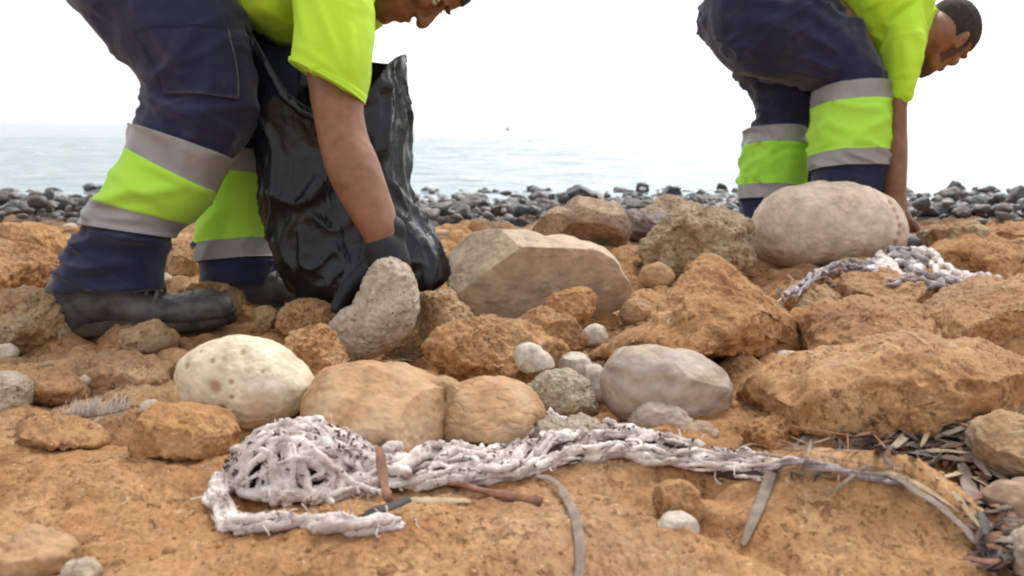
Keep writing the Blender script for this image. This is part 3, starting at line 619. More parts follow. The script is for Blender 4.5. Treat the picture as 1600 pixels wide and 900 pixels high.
S('cobble', [(1228, 705), (1240, 682), (1268, 668), (1295, 672), (1312, 690), (1305, 712), (1270, 718)], 'brown', 'brown stone behind the thin grey end of the net', t=.025, seed=52, lump=.03, mid=.01, sub=6)
S('cobble', [(1305, 705), (1312, 690), (1345, 682), (1378, 684), (1382, 705), (1365, 718), (1325, 716)], 'buff', 'flat cream chip of stone behind the thin end of the net', t=.018, seed=53, lump=.03, mid=.01, sub=5)
S('cobble', [(1205, 572), (1210, 555), (1232, 548), (1252, 560), (1260, 580), (1240, 592), (1215, 590)], 'white', 'small whitish pebble on the left end of the wide ochre ledge', fine=.0008, t=.02, seed=54, lump=.03, mid=.02, sub=5, d=1.22)
S('cobble', [(1212, 478), (1222, 464), (1250, 458), (1278, 462), (1280, 485), (1250, 492), (1222, 490)], 'white', 'flat white stone slab in front of the small net', fine=.0008, t=.03, seed=55, lump=.02, mid=.01, sub=5)
S('cobble', [(1288, 545), (1300, 532), (1325, 528), (1348, 536), (1350, 552), (1310, 560)], 'white', 'smooth white pebble top sticking out of the wide ochre ledge', fine=.0008, mid=.004, t=.03, seed=56, lump=.02, sub=5, d=1.26, zb=.02)
S('cobble', [(1412, 545), (1428, 525), (1465, 516), (1505, 518), (1535, 535), (1540, 560), (1480, 570), (1430, 565)], 'ochre_grey', 'pale smooth hump on the crest of the wide ochre ledge', t=.05, seed=57, lump=.02, mid=.01, sub=6, d=1.30)
S('cobble', [(1025, 828), (1035, 808), (1055, 800), (1078, 804), (1092, 822), (1090, 842), (1055, 850), (1030, 842)], 'white', 'white pebble half buried in the hollow below the net rope', fine=.0008, t=.014, seed=58, lump=.02, mid=.01, sub=5)
S('rock', [(1012, 800), (1020, 770), (1045, 752), (1075, 755), (1095, 780), (1100, 815), (1060, 830), (1025, 825)], 'ochre', 'pale ochre lump behind the half buried white pebble', t=.018, seed=59, lump=.03, mid=.01, sub=6)
S('cobble', [(-25, 645), (-20, 600), (5, 580), (30, 585), (48, 610), (40, 640), (10, 655)], 'grey', 'grey stone at the left edge level with the feather', t=.03, seed=60, lump=.02, mid=.02, sub=6)
S('cobble', [(-8, 560), (-4, 542), (12, 537), (28, 548), (24, 562), (8, 568)], 'white', 'white pebble at the left edge behind the small shell', fine=.0008, mid=.004, t=.012, seed=61, sub=5)
S('rock', [(-40, 880), (-30, 850), (20, 838), (80, 838), (115, 855), (110, 885), (40, 900)], 'pink', 'flat reddish stone in the bottom left corner', t=.03, seed=62, lump=.02, mid=.01, sub=6, pits=0, zb=-.004)
S('cobble', [(90, 905), (95, 885), (120, 876), (150, 880), (160, 905), (130, 915)], 'grey', 'small grey stone cut by the bottom edge left', t=.012, seed=63, sub=5)
S('rock', [(1150, 690), (1160, 668), (1195, 655), (1240, 660), (1262, 685), (1250, 712), (1190, 718)], 'ochre', 'small ochre lump at the left foot of the wide ledge', t=.03, seed=70, lump=.04, mid=.03, tilt=.5, **{**O, 'sub': 6})
S('rock', [(1300, 668), (1320, 640), (1370, 628), (1420, 632), (1450, 650), (1430, 672), (1350, 682)], 'ochre_grey', 'low ochre lump between the wide ledge and the seagrass heap', t=.05, seed=71, lump=.04, mid=.03, tilt=.6, **{**O, 'sub': 6})
S('rock', [(0, 690), (20, 660), (80, 650), (140, 662), (170, 690), (130, 712), (40, 715)], 'ochre', 'low ochre swell at the left edge below the feather', t=.05, seed=72, lump=.04, mid=.02, tilt=1.2, **{**O, 'sub': 6})
S('rock', [(120, 600), (140, 575), (190, 562), (250, 568), (285, 590), (270, 620), (190, 628)], 'ochre', 'low ochre bump between the shell and the cream stone', t=.05, seed=73, lump=.04, mid=.02, tilt=1.2, **{**O, 'sub': 6})
S('rock', [(-20, 620), (0, 590), (60, 578), (120, 590), (140, 615), (90, 640), (10, 642)], 'ochre', 'low ochre bump left of the feather', t=.05, seed=74, lump=.04, mid=.02, tilt=1.2, **{**O, 'sub': 6})
# pits of the cream stone: small brown hollows sunk in its skin

# dark wet stones of the shoreline
def stone_variant(k, sub):
    V, F = ico(sub); L = V.copy()
    rr_ = np.random.RandomState(50+k)
    for _ in range(7):
        n = rr_.normal(size=3); n /= np.linalg.norm(n); h = rr_.uniform(.38, .75); q = L@n-h; L = L-np.where(q > 0, q*.9, 0)[:, None]*n
    L = L*np.array([1.0, rr_.uniform(.7, 1.), rr_.uniform(.5, .8)])
    L = L*(1+.12*fbm(V*1.6+k*5, 3, k))[:, None]+V*(.05*fbm(V*5+k, 3, k))[:, None]
    return L, F
SV = [mesh_np('shore_stone', *stone_variant(k, 4)) for k in range(14)]
for k, me in enumerate(SV): me.materials.append(M[('wet1', 'wet2', 'wet3')[k % 3]])
cand = []
for _ in range(30000):
    y = rng.uniform(2.95, 8.4); x = rng.uniform(-1, 1)*(y*.66+.5)
    s = rng.uniform(.022, .05)*(1+.17*(y-3.0))*(1.8 if rng.random() < .10 else 1)
    cand.append((x, y, min(s, .15)))
keep = []; cell = {}; ca = np.array(cand); pool = pn(np.stack([ca[:, 0]*.9, ca[:, 1]*1.3, ca[:, 0]*0], 1), 77)
for ci, (x, y, s) in enumerate(cand):
    k = (int(x/.25), int(y/.25)); ok = True
    for a in (-1, 0, 1):
        for b in (-1, 0, 1):
            for (u, v, t_) in cell.get((k[0]+a, k[1]+b), ()):
                if (x-u)**2+(y-v)**2 < (.60*(s+t_))**2: ok = False; break
            if not ok: break
        if not ok: break
    if not ok: continue
    if pool[ci] > .30 and y > 3.7: continue        # gaps with standing water
    cell.setdefault(k, []).append((x, y, s)); keep.append((x, y, s))
keep = [(x, y, s) for x, y, s in keep if not (y < 3.25 and rng.random() < .4)]
inview = lambda x, y: abs(x) < y*.66
keep.sort(key=lambda q: -q[2]/q[1]*(1 if inview(q[0], q[1]) else .01)*(1 if q[0]*0 == 0 else 0))
def on_land(x, y): return float(hq([x], [y])[0])
accS = [Acc(), Acc(), Acc()]; low = [stone_variant(k, 2) for k in range(14)]
for n_, (x, y, s) in enumerate(keep):
    k = rng.integers(0, 14); a = rng.uniform(0, 6.28); z = on_land(x, y)+s*.3+abs(rng.normal(0, .035))
    sc_ = np.array([s*rng.uniform(.9, 1.3), s*rng.uniform(.8, 1.1), s*rng.uniform(.8, 1.2)])
    if n_ < 290:
        o = bpy.data.objects.new('shore_stone', SV[k]); COL.objects.link(o); o.location = (x, y, z); o.rotation_euler = (rng.uniform(-.3, .3), rng.uniform(-.3, .3), a); o.scale = sc_
        tone = ('dark slate', 'dark brown', 'mid grey')[k % 3]
        tag(o, tone+' wet stone among the cobbles heaped along the waterline', 'stone', group='wet stones along the waterline')
    else:
        V, F = low[k]; c, s_ = math.cos(a), math.sin(a); W = V*sc_; W = np.stack([W[:, 0]*c-W[:, 1]*s_, W[:, 0]*s_+W[:, 1]*c, W[:, 2]], 1)+[x, y, z]
        accS[k % 3].add(W, None, F)
V0 = [a.get() for a in accS]; off = 0; Vs = []; Fs = []; mi = []
for k, (V, F) in enumerate(V0): Vs.append(V); Fs.append(F[0]+off); off += len(V); mi.append(np.full(len(F[0]), k))
me = mesh_np('shore_cobbles', np.concatenate(Vs), np.concatenate(Fs)); o = link('shore_cobbles', me)
for k in ('wet1', 'wet2', 'wet3'): me.materials.append(M[k])
me.polygons.foreach_set('material_index', np.concatenate(mi).astype(np.int32))
tag(o, 'bank of smaller dark wet cobbles filling the waterline', 'cobbles', kind='stuff')

# loose pebbles and ochre lumps scattered on the bedrock
PV = []
for k in range(9):
    V, F = ico(4); L = V*(1+.16*fbm(V*1.3+k*3, 2, k))[:, None]*np.array([1, .8, .62]); me = mesh_np('pebble', L, F)
    PV.append(me); me.materials.append(M[('ochre', 'ochre_grey', 'ochre_grey', 'tan', 'brown', 'ochre', 'pink', 'ochre', 'buff')[k]])
LV = []
for k in range(7):
    V, F = ico(5); L = V*(1+.22*fbm(V*1.3+k*3, 3, k)+.07*ridge(V*3+k, 3, k))[:, None]*np.array([1, .8, .5]); me = mesh_np('ochre_rock', L, F); me.materials.append(M['ochre' if k % 3 else 'ochre_grey']); LV.append(me)
for i in range(150):
    y = rng.uniform(1.75, 2.8); x = rng.uniform(-1, 1)*y*.68; s = rng.uniform(.03, .09)*(.5+y*.18)
    if -1.0 < x < -.1 and y < 1.8: continue
    o = bpy.data.objects.new('ochre_rock', LV[i % 7]); COL.objects.link(o); o.location = (x, y, on_land(x, y)-s*.08); o.rotation_euler = (0, 0, rng.uniform(0, 6)); o.scale = (s*rng.uniform(.9, 1.7), s, s*rng.uniform(.6, 1.1))
    tag(o, 'low ochre rock lump on the beach between the workers and the dark cobbles', 'rock', group='low ochre rock lumps before the waterline')
for i in range(120):
    y = rng.uniform(1.0, 2.9); x = rng.uniform(-1, 1)*y*.64; s = rng.uniform(.006, .018)*(1+.2*y)
    o = bpy.data.objects.new('pebble', PV[i % 9]); COL.objects.link(o); o.location = (x, y, on_land(x, y)+s*.3); o.rotation_euler = (0, 0, rng.uniform(0, 6)); o.scale = (s*1.2, s, s)
    tag(o, 'small loose pebble lying in the cracks of the ochre rock', 'pebble', group='loose pebbles on the ochre rock')

# ------------------------------------------------------------------ people
def xf(V, Mx, org): return np.asarray(V)@np.asarray(Mx).T+org              # columns of Mx: lateral, face direction, crown direction
HEAD = [(.000, .052, .086, .018), (.012, .030, .096, .034), (.03, .0, .099, .046), (.05, -.035, .100, .055), (.075, -.072, .097, .063), (.10, -.093, .094, .069), (.13, -.102, .089, .073),
        (.150, -.105, .096, .075), (.175, -.100, .094, .074), (.198, -.084, .078, .066), (.215, -.058, .050, .048), (.226, -.02, .015, .02)]
def head_rings(off=0.0, n=40, nth=48):
    K = catmull(np.array(HEAD), n); th = np.linspace(0, 2*math.pi, nth, endpoint=False); out = []
    for z, yb, yf, w in K:
        c = (yb+yf)/2; h = (yf-yb)/2+off; x = (w+off)*np.sign(np.cos(th))*np.abs(np.cos(th))**.9; y = c+h*np.sin(th); out.append(np.stack([x, y, np.full(nth, z+off*(1 if z > .19 else 0))], 1))
    Rg = np.array(out); V = np.vstack([Rg.reshape(-1, 3), Rg[0].mean(0)[None], Rg[-1].mean(0)[None]+[0, 0, .003]])
    return V, grid_faces(n, nth), caps(n, nth, 0, 0)
def head_pieces(acc, Mx, org, sc=1.0):
    def A(piece): V, Q, T = piece; acc.add(xf(np.asarray(V)*sc, Mx, org), Q, T)
    A(head_rings())
    A(tube([(0, .088, .140), (0, .101, .118), (0, .113, .098), (0, .114, .090)], [.008, .009, .011, .010], 14, 14, flat=1.15))     # nose
    for s in (-1, 1):
        A(ellipsoid((s*.012, .103, .091), (.009, .011, .008)))
        A(ellipsoid((s*.034, .082, .150), (.026, .016, .008)))               # brow
        A(ellipsoid((s*.040, .074, .108), (.024, .020, .022)))               # cheek
        A(ellipsoid((s*.046, .030, .040), (.014, .036, .018)))               # jaw
        M3 = np.array([[1, 0, 0], [0, .96, -.28], [0, .28, .96]])
        A(ellipsoid((s*.080, -.008, .116), (.007, .017, .031), M3)); A(ellipsoid((s*.085, -.016, .122), (.006, .010, .022), M3)); A(ellipsoid((s*.082, -.002, .092), (.005, .008, .010)))
    A(tube([(-.024, .088, .064), (-.008, .101, .0665), (.008, .101, .0665), (.024, .088, .064)], [.003, .0065, .0065, .003], 10, 12))
    A(tube([(-.022, .088, .053), (0, .101, .051), (.022, .088, .053)], [.003, .0075, .003], 10, 12))
    A(ellipsoid((0, .090, .020), (.022, .014, .015)))
def head_part(acc, fn, off, sc, Mx, org, n=60, nth=72):                          # a thin layer over the head where fn(x, y, z) is true
    V, Q, T = head_rings(off, n, nth); k = fn(V[:, 0], V[:, 1], V[:, 2]); d = np.where(k, 0., -1.)
    W = V.copy(); c = np.array([0, -.005, .12]); W += (c-V)*np.where(k, 0, .10)[:, None]
    acc.add(xf(W*sc, Mx, org), Q, T)
def hand(acc, wrist, f, nrm, curl=(.5, .7, .5), side=1, sc=1.0, spread=.06, rad=1.0):
    """wrist point, finger direction, back-of-hand normal; five fingers of their own length, closed by curl"""
    wrist = np.asarray(wrist, float); f = np.asarray(f, float); f /= np.linalg.norm(f); nrm = np.asarray(nrm, float); nrm -= f*nrm.dot(f); nrm /= np.linalg.norm(nrm)
    lat = np.cross(f, nrm)*side
    def pt(a, b, c): return wrist+sc*(f*a+lat*b+nrm*c)
    acc.add(*tube([pt(-.04, 0, 0), pt(0, 0, 0)], [.026*sc, .026*sc], 14, 6, flat=.8))
    for i, (b, L, r) in enumerate(((.030, 1.0, .0095), (.010, 1.1, .0098), (-.010, 1.03, .0094), (-.029, .82, .0082))):
        acc.add(*tube([pt(0, b*.55, 0), pt(.05, b*.9, .002), pt(.092, b, 0)], [.018*sc, .015*sc, .012*sc], 12, 10))
        p = pt(.092, b, 0); ang_ = 0; pts = [p]; d0 = f+lat*spread*(b/.03)
        for q, (l, cu) in enumerate(zip((.045, .028, .022), curl)):
            ang_ += cu*(1+.12*(i-1)); d = d0*math.cos(ang_)-nrm*math.sin(ang_); d /= np.linalg.norm(d); p = p+d*l*L*sc; pts.append(p)
        acc.add(*tube(pts, np.array([1.05, 1.0, .92, .78])*r*sc*rad, 12, 16))
    t0 = pt(.018, .026, -.006); t1 = t0+sc*(f*.034+lat*.026-nrm*.014); t2 = t1+sc*(f*.026+lat*.006-nrm*.016); t3 = t2+sc*(f*.018-lat*.004-nrm*.014)
    acc.add(*tube([t0, t1, t2, t3], np.array([.015, .0125, .0105, .0085])*sc*rad, 12, 16))
def wrinkles(V, sc=1.0, seed=0, amp=.004, vert=.5):
    Q = V*np.array([1, 1, vert]); wp = .45*np.stack([pn(V*6, seed), pn(V*6+9, seed), pn(V*6+4, seed)], 1)
    w = fbm(Q*7*sc, 3, seed)*amp*1.2
    D1 = np.stack([V[:, 0]*.35+V[:, 2]*.95, V[:, 1]*.6, V[:, 2]*.35-V[:, 0]*.95], 1)*np.array([1.9, 1, .55]); D2 = np.stack([V[:, 0]*.5-V[:, 2]*.86, V[:, 1]*.6, V[:, 2]*.5+V[:, 0]*.86], 1)*np.array([1.9, 1, .55])
    r1 = np.clip(1-np.abs(pn(D1*10*sc+wp, seed+2))*3.0, 0, 1)**1.6*sstep(-.15, .3, pn(V*5+3, seed+5)); r2 = np.clip(1-np.abs(pn(D2*12*sc+wp*1.3, seed+3))*3.0, 0, 1)**1.6*sstep(-.1, .35, pn(V*5+8, seed+6))
    return w+(r1+.8*r2)*amp*1.5+.12*amp*fbm(V*60, 2, seed)
def folds(V, N, lst):
    """cloth folds: (x0,y0,x1,y1,depth,width m,height m) laid where the photo shows them, on the near side"""
    D = np.zeros(len(V))
    for x0, y0, x1, y1, d, w, h in lst:
        a, b = P(x0, y0, d), P(x1, y1, d); ab = b-a; L2 = ab.dot(ab)
        r = V-a; t = np.clip((r@ab)/L2, 0, 1); q = r-t[:, None]*ab; q = q-np.outer(q@FWD, FWD)
        D += h*np.exp(-(q*q).sum(1)/w**2)*np.sin(np.pi*np.clip(t*.9+.05, 0, 1))**.5*sstep(-.1, .3, -(N@FWD))
    return D
def cloth(name, acc, voxel, mat, parent, base, smooth=6, amp=.004, seed=0, fl=(), vert=.5, cut=None):
    V, F = remesh(acc, voxel, smooth); N = normals(V, F)
    V = V+N*(wrinkles(V, seed=seed, amp=amp, vert=vert)+folds(V, N, fl))[:, None]
    return link(name, mesh_np(name, V-np.asarray(base), F), M[mat], parent)
def boot(parent, base, heel, toe, roll=0., name='boot'):
    heel, toe = np.asarray(heel, float), np.asarray(toe, float); X = toe-heel; L = np.linalg.norm(X); X /= L; Y = np.cross([0, 0, 1.], X); Y /= np.linalg.norm(Y); Z = np.cross(X, Y)
    k = L/.32
    prof = [(.005, .03, .055, .020), (.04, .012, .085, .034), (.12, .006, .11, .040), (.25, .006, .115, .041), (.38, .010, .112, .041), (.48, .010, .086, .043), (.58, .008, .067, .046), (.68, .006, .055, .049), (.79, .006, .060, .052), (.89, .008, .059, .048), (.96, .012, .050, .037), (.995, .022, .038, .018)]
    K = catmull(np.array(prof), 60); n = 32; th = np.linspace(0, 2*math.pi, n, endpoint=False); rings = []
    for s, z0, z1, w in K:
        c = (z0+z1)/2; h = (z1-z0)/2; cs, sn = np.cos(th), np.sin(th)
        e = np.where(sn < 0, .55, 1.0)
        rings.append(heel+X*(s*L)+np.outer(np.sign(cs)*np.abs(cs)**e*w*k, Y)+np.outer((c+np.sign(sn)*np.abs(sn)**e*h)*k, Z))
    Rg = np.array(rings); a = Acc(); a.add(np.vstack([Rg.reshape(-1, 3), Rg[0].mean(0)[None], Rg[-1].mean(0)[None]]), grid_faces(60, n), caps(60, n, 0, 0))
    def q(s, y, z): return heel+X*(s*L)+Y*y*k+Z*z*k
    a.add(*tube([q(.22, 0, .06), q(.25, 0, .10), q(.28, 0, .125)], [.042*k, .040*k, .040*k], 20, 14))
    V, F = remesh(a, .0036, 5); N = normals(V, F)
    rel = V-heel; s = rel@X/L; zz = rel@Z/k
    D = .0022*fbm(V*30, 3, 4)-.005*sstep(.008, .0, np.abs(s-.56-.10*zz/.08))*sstep(.03, .06, zz)-.0035*sstep(.006, 0, np.abs(s-.80+.5*(zz-.06)))-.0018*sstep(.004, 0, np.abs(zz-.05-.12*(s-.1)))*sstep(.45, .35, s)
    b = link(name, mesh_np(name, V+N*D[:, None]-base, F), M['leather'], parent)
    # sole with tread blocks
    so = Acc(); m = 44; t = np.linspace(0, 2*math.pi, m, endpoint=False); cx = .5+.5*np.cos(t)*1.0; 
    wid = np.interp(cx, [0, .1, .3, .5, .75, .92, 1], [.020, .036, .037, .036, .052, .046, .02]); yy = np.sign(np.sin(t))*wid*np.abs(np.sin(t))**.45
    lv = [(-.004, .97), (.000, 1.02), (.011, 1.04), (.014, 1.0), (.020, 1.04), (.024, 1.0)]
    ring = [heel+np.outer(((cx-.5)*g+.5)*L, X)+np.outer(yy*g*k, Y)+Z*(z*k) for z, g in lv]; Rg = np.array(ring)
    so.add(np.vstack([Rg.reshape(-1, 3), Rg[0].mean(0)[None], Rg[-1].mean(0)[None]]), grid_faces(len(lv), m), caps(len(lv), m, 0, 0))
    so.obj('sole', M['rubber'], b)
    for o in (b.children[0],): o.location = -np.asarray(base)
    for i in range(6):
        s0 = .36+.05*i; zt = np.interp(s0, [.36, .48, .58], [.112, .090, .072])
        lc = Acc(); lc.add(*tube([q(s0, -.030, zt-.018), q(s0+.015, -.012, zt+.002), q(s0+.02, .012, zt+.002), q(s0+.012, .030, zt-.018)], max(.0034*k, .003), 8, 14)); l = lc.obj('lace', M['lace'], b); l.location = -np.asarray(base)
    return b
def child(acc, name, mat, parent, base): 
    V, F = acc.get(); return link(name, mesh_np(name, V-np.asarray(base), F), M[mat], parent)
def band(name, loft, u0, u1, off, mat, parent, base, seed=0, amp=.004, fl=(), vert=.5, th=.0015, n=16, edge=.0):
    V, Q = loft.shell(u0, u1, off, n=n, th=th)
    N = normals(V, [Q]); C = V.mean(0)
    # follow the folds of the cloth underneath
    O_ = V-C; D = wrinkles(V, seed=seed, amp=amp, vert=vert)+folds(V, N, fl)
    rad_ = N
    Rg = V.reshape(-1, 96, 3); cen = Rg.mean(1, keepdims=True); out = (Rg-cen); out /= np.linalg.norm(out, axis=2, keepdims=True)+1e-9
    V = V+out.reshape(-1, 3)*D[:, None]
    return link(name, mesh_np(name, V-np.asarray(base), Q), M[mat], parent)

# ---- the near worker (left)
b1 = P(300, 500, 1.50); b1[2] = 0.0
p1 = empty('person', tuple(b1), 'man bending down at left in navy trousers and yellow shirt, reaching into a black bag', 'person', 'beach cleaning workers')
near = Loft([(20, -170, 250, -260, 1.47, .13), (48, -95, 305, -150, 1.46, .13), (85, -35, 340, -70, 1.45, .118), (122, 8, 366, -12, 1.44, .108), (180, 72, 388, 48, 1.44, .098), (223, 128, 398, 112, 1.44, .086), (233, 160, 400, 165, 1.44, .080),
             (224, 186, 380, 216, 1.44, .078), (212, 217, 334, 278, 1.44, .074), (197, 260, 314, 312, 1.44, .072), (170, 303, 290, 340, 1.44, .070), (138, 346, 260, 366, 1.44, .068), (114, 388, 256, 398, 1.44, .068), (94, 430, 252, 426, 1.44, .068), (82, 460, 254, 452, 1.44, .066)], .92)
farl = Loft([(120, -150, 300, -250, 1.58, .12), (180, -90, 370, -130, 1.60, .12), (250, -10, 420, -50, 1.62, .11), (310, 60, 450, 30, 1.64, .10), (350, 130, 470, 120, 1.66, .09), (355, 180, 470, 180, 1.66, .085),
             (352, 240, 455, 245, 1.66, .08), (340, 285, 440, 290, 1.66, .078), (310, 383, 432, 372, 1.66, .076), (314, 420, 440, 412, 1.66, .074), (312, 446, 442, 440, 1.66, .07)], .92)
FL1 = [(228, 155, 340, 205, 1.44, .010, .012), (235, 130, 310, 140, 1.44, .012, .010), (290, 195, 395, 175, 1.44, .011, .010), (230, 175, 290, 235, 1.44, .008, .008), (150, 20, 230, 120, 1.44, .014, .007), (280, 60, 330, 170, 1.44, .012, .008), (215, 195, 320, 230, 1.44, .010, .004), (255, 30, 300, 120, 1.44, .016, .005), (330, 60, 385, 150, 1.44, .016, .006),
       (165, 325, 305, 300, 1.44, .010, .010), (195, 275, 280, 325, 1.44, .009, .007), (150, 340, 255, 350, 1.44, .008, .006), (250, 262, 335, 305, 1.44, .008, .006), (140, 350, 230, 375, 1.44, .010, .005), (112, 398, 180, 376, 1.44, .010, .010), (180, 376, 262, 374, 1.44, .011, .012), (100, 425, 230, 415, 1.44, .012, .006), (345, 180, 300, 280, 1.44, .012, .004), (200, 260, 300, 320, 1.44, .014, .003)]
a = Acc(); a.add(*near.closed(90)); a.add(*farl.closed(80)); a.add(*ellipsoid(P(170, -175, 1.53), (.16, .15, .13)))
tr = cloth('trousers', a, .0045, 'navy', p1, b1, 6, .0055, 1, FL1)
band('reflective_tape', near, 8/15, 9.04/15, .006, 'silver', tr, (0, 0, 0), 1, .0055, FL1)
band('fluorescent_band', near, 8.98/15, 11.04/15, .0068, 'lime_green', tr, (0, 0, 0), 1, .0055, FL1)
band('reflective_tape', near, 10.98/15, 11.95/15, .006, 'silver', tr, (0, 0, 0), 1, .0055, FL1)
band('reflective_tape', farl, .60, .685, .005, 'silver', tr, (0, 0, 0), 1, .0055)
band('fluorescent_band', farl, .68, .80, .0058, 'lime_green', tr, (0, 0, 0), 1, .0055)
band('reflective_tape', farl, .795, .865, .005, 'silver', tr, (0, 0, 0), 1, .0055)
# thigh pocket patch and knee patch, laid on the cloth
for (u0, u1, t0, t1, mt, nm) in ((.10, .225, 52, 128, 'pocket', 'pocket'), (.30, .43, 40, 112, 'navy', 'knee_patch')):
    Rg = near.rings(20, u0, u1, .009, 180)[:, int(t0/2):int(t1/2)]; D = wrinkles(Rg.reshape(-1, 3), seed=1, amp=.0055)+folds(Rg.reshape(-1, 3), np.tile(-FWD, (Rg.shape[0]*Rg.shape[1], 1)), FL1)
    V = Rg.reshape(-1, 3)-np.outer(D, FWD); Vb = V+FWD*.012; m_, n_ = Rg.shape[:2]; Q = grid_faces(m_, n_, False); nn = len(V)
    rim = [i for i in range(n_)]+[(r+1)*n_-1 for r in range(1, m_)]+[(m_-1)*n_+i for i in range(n_-2, -1, -1)]+[r*n_ for r in range(m_-2, 0, -1)]
    rim = np.array(rim); sideq = np.stack([rim, np.roll(rim, -1), np.roll(rim, -1)+nn, rim+nn], 1)
    ac = Acc(); ac.add(np.vstack([V, Vb]), np.vstack([Q, sideq])); child(ac, nm, mt, tr, (0, 0, 0))
for o in tr.children: o.location = (0, 0, 0)
for o in tr.children:
    o.data.transform(Matrix.Translation(-Vector(b1)))
# shirt
tor = Loft([(340, -10, 190, -270, 1.52, .17), (392, 35, 260, -310, 1.52, .175), (440, 62, 330, -320, 1.52, .18), (500, 62, 420, -310, 1.54, .19), (550, 55, 500, -270, 1.56, .19), (578, 40, 555, -215, 1.58, .14), (590, 20, 585, -160, 1.60, .09)], .9)
slv = Loft([(425, -170, 600, -170, 1.46, .09), (446, -70, 596, -60, 1.42, .088), (458, -10, 585, -10, 1.39, .082), (462, 35, 584, 45, 1.37, .076), (459, 70, 580, 100, 1.36, .072), (455, 100, 567, 160, 1.355, .066)], .92)
slf = Loft([(430, -200, 560, -180, 1.66, .08), (450, -80, 560, -70, 1.70, .075), (470, 0, 570, 0, 1.72, .07), (480, 60, 570, 70, 1.72, .065)], .92)
FS1 = [(470, 0, 498, 95, 1.36, .008, .004), (505, 10, 545, 120, 1.36, .007, .005), (560, 60, 555, 130, 1.36, .007, .004), (475, 85, 540, 130, 1.36, .006, .003), (360, 20, 440, 20, 1.45, .012, .006), (400, -10, 450, 40, 1.45, .012, .006)]
a = Acc(); a.add(*tor.closed(60)); a.add(*slf.closed(40)); sh = cloth('shirt', a, .0055, 'lime', p1, b1, 5, .006, 5, FS1)
a = Acc(); a.add(*slv.closed(50)); V, F = remesh(a, .004, 4); N = normals(V, F); V = V+N*(wrinkles(V, seed=6, amp=.0032)+folds(V, N, FS1))[:, None]
sl = link('sleeve', mesh_np('sleeve', V-b1, F), M['lime'], sh)
ac = Acc(); V, Q = slv.shell(.962, .997, .0006, n=5, th=.0012); ac.add(V, Q); child(ac, 'sleeve_hem', 'lime', sh, b1)
# body: one mesh with torso, head, arms, legs and hands
zc = np.array([0., 0, 1])
u = .985*RIGHT-.12*UP*-1; u = .98*RIGHT+.17*UP; u /= np.linalg.norm(u); f = .17*RIGHT-.98*UP+.10*FWD; f -= u*f.dot(u); f /= np.linalg.norm(f); lat = np.cross(f, u)
HS = .93; HM = np.stack([lat, f, u], 1); chin = P(596, 33, 1.60); org = chin-f*.096*HS-u*.012*HS
a = Acc(); head_pieces(a, HM, org, HS)
a.add(*tube([P(560, -80, 1.58), org+HM@np.array([0, -.035, .05])*HS, org+HM@np.array([0, -.03, .09])*HS], [.066, .058, .058], 24, 20))
a.add(*Loft([(345, -30, 210, -250, 1.52, .14), (450, 10, 330, -280, 1.52, .15), (540, 10, 480, -240, 1.56, .15), (580, -10, 570, -150, 1.60, .07)]).closed(30, 28))
ARM1 = Loft([(450, -80, 570, -80, 1.43, .055), (470, 20, 572, 30, 1.385, .05), (478, 80, 572, 100, 1.37, .047), (481, 125, 568, 160, 1.36, .044), (490, 180, 573, 205, 1.355, .042), (500, 232, 590, 246, 1.35, .043), (514, 278, 604, 288, 1.345, .042), (540, 328, 616, 326, 1.34, .038), (566, 370, 623, 356, 1.335, .032), (580, 396, 626, 378, 1.335, .027), (590, 412, 632, 396, 1.335, .026)])
a.add(*ARM1.closed(70, 40))
a.add(*tube([P(500, -60, 1.70), P(520, 60, 1.72), P(540, 150, 1.66), P(560, 190, 1.60)], [.05, .045, .04, .03], 18, 24))
hand(a, P(562, 195, 1.585), -UP+.3*RIGHT, FWD, side=1)
# legs inside the cloth
def leg(a, pts, r): a.add(*tube(pts, r, 18, 30))
leg(a, [P(170, -150, 1.5), P(260, 40, 1.44), P(318, 160, 1.44), P(260, 270, 1.44), P(200, 385, 1.44)], [.085, .07, .055, .05, .04])
leg(a, [P(230, -150, 1.58), P(340, 20, 1.63), P(410, 160, 1.66), P(390, 280, 1.66), P(370, 430, 1.66)], [.085, .07, .055, .05, .04])
def face_fix(V, HM, org, sc):
    L = (V-org)@HM/sc
    for s in (-1, 1):
        d = np.exp(-(((L[:, 0]-s*.033)/.018)**2+((L[:, 1]-.088)/.03)**2+((L[:, 2]-.131)/.010)**2)); V = V-np.outer(d*.006*sc, HM[:, 1])
        d = np.exp(-(((L[:, 0]-s*.088)/.01)**2+((L[:, 1]+.006)/.008)**2+((L[:, 2]-.116)/.012)**2)); V = V-np.outer(d*s*.006*sc, HM[:, 0])
    return V
V, F = remesh(a, .0038, 5); V = face_fix(V, HM, org, HS); N = normals(V, F); V = V+N*(.0008*fbm(V*40, 2, 3))[:, None]
body = link('body', mesh_np('body', V-b1, F), M['skin'], p1)
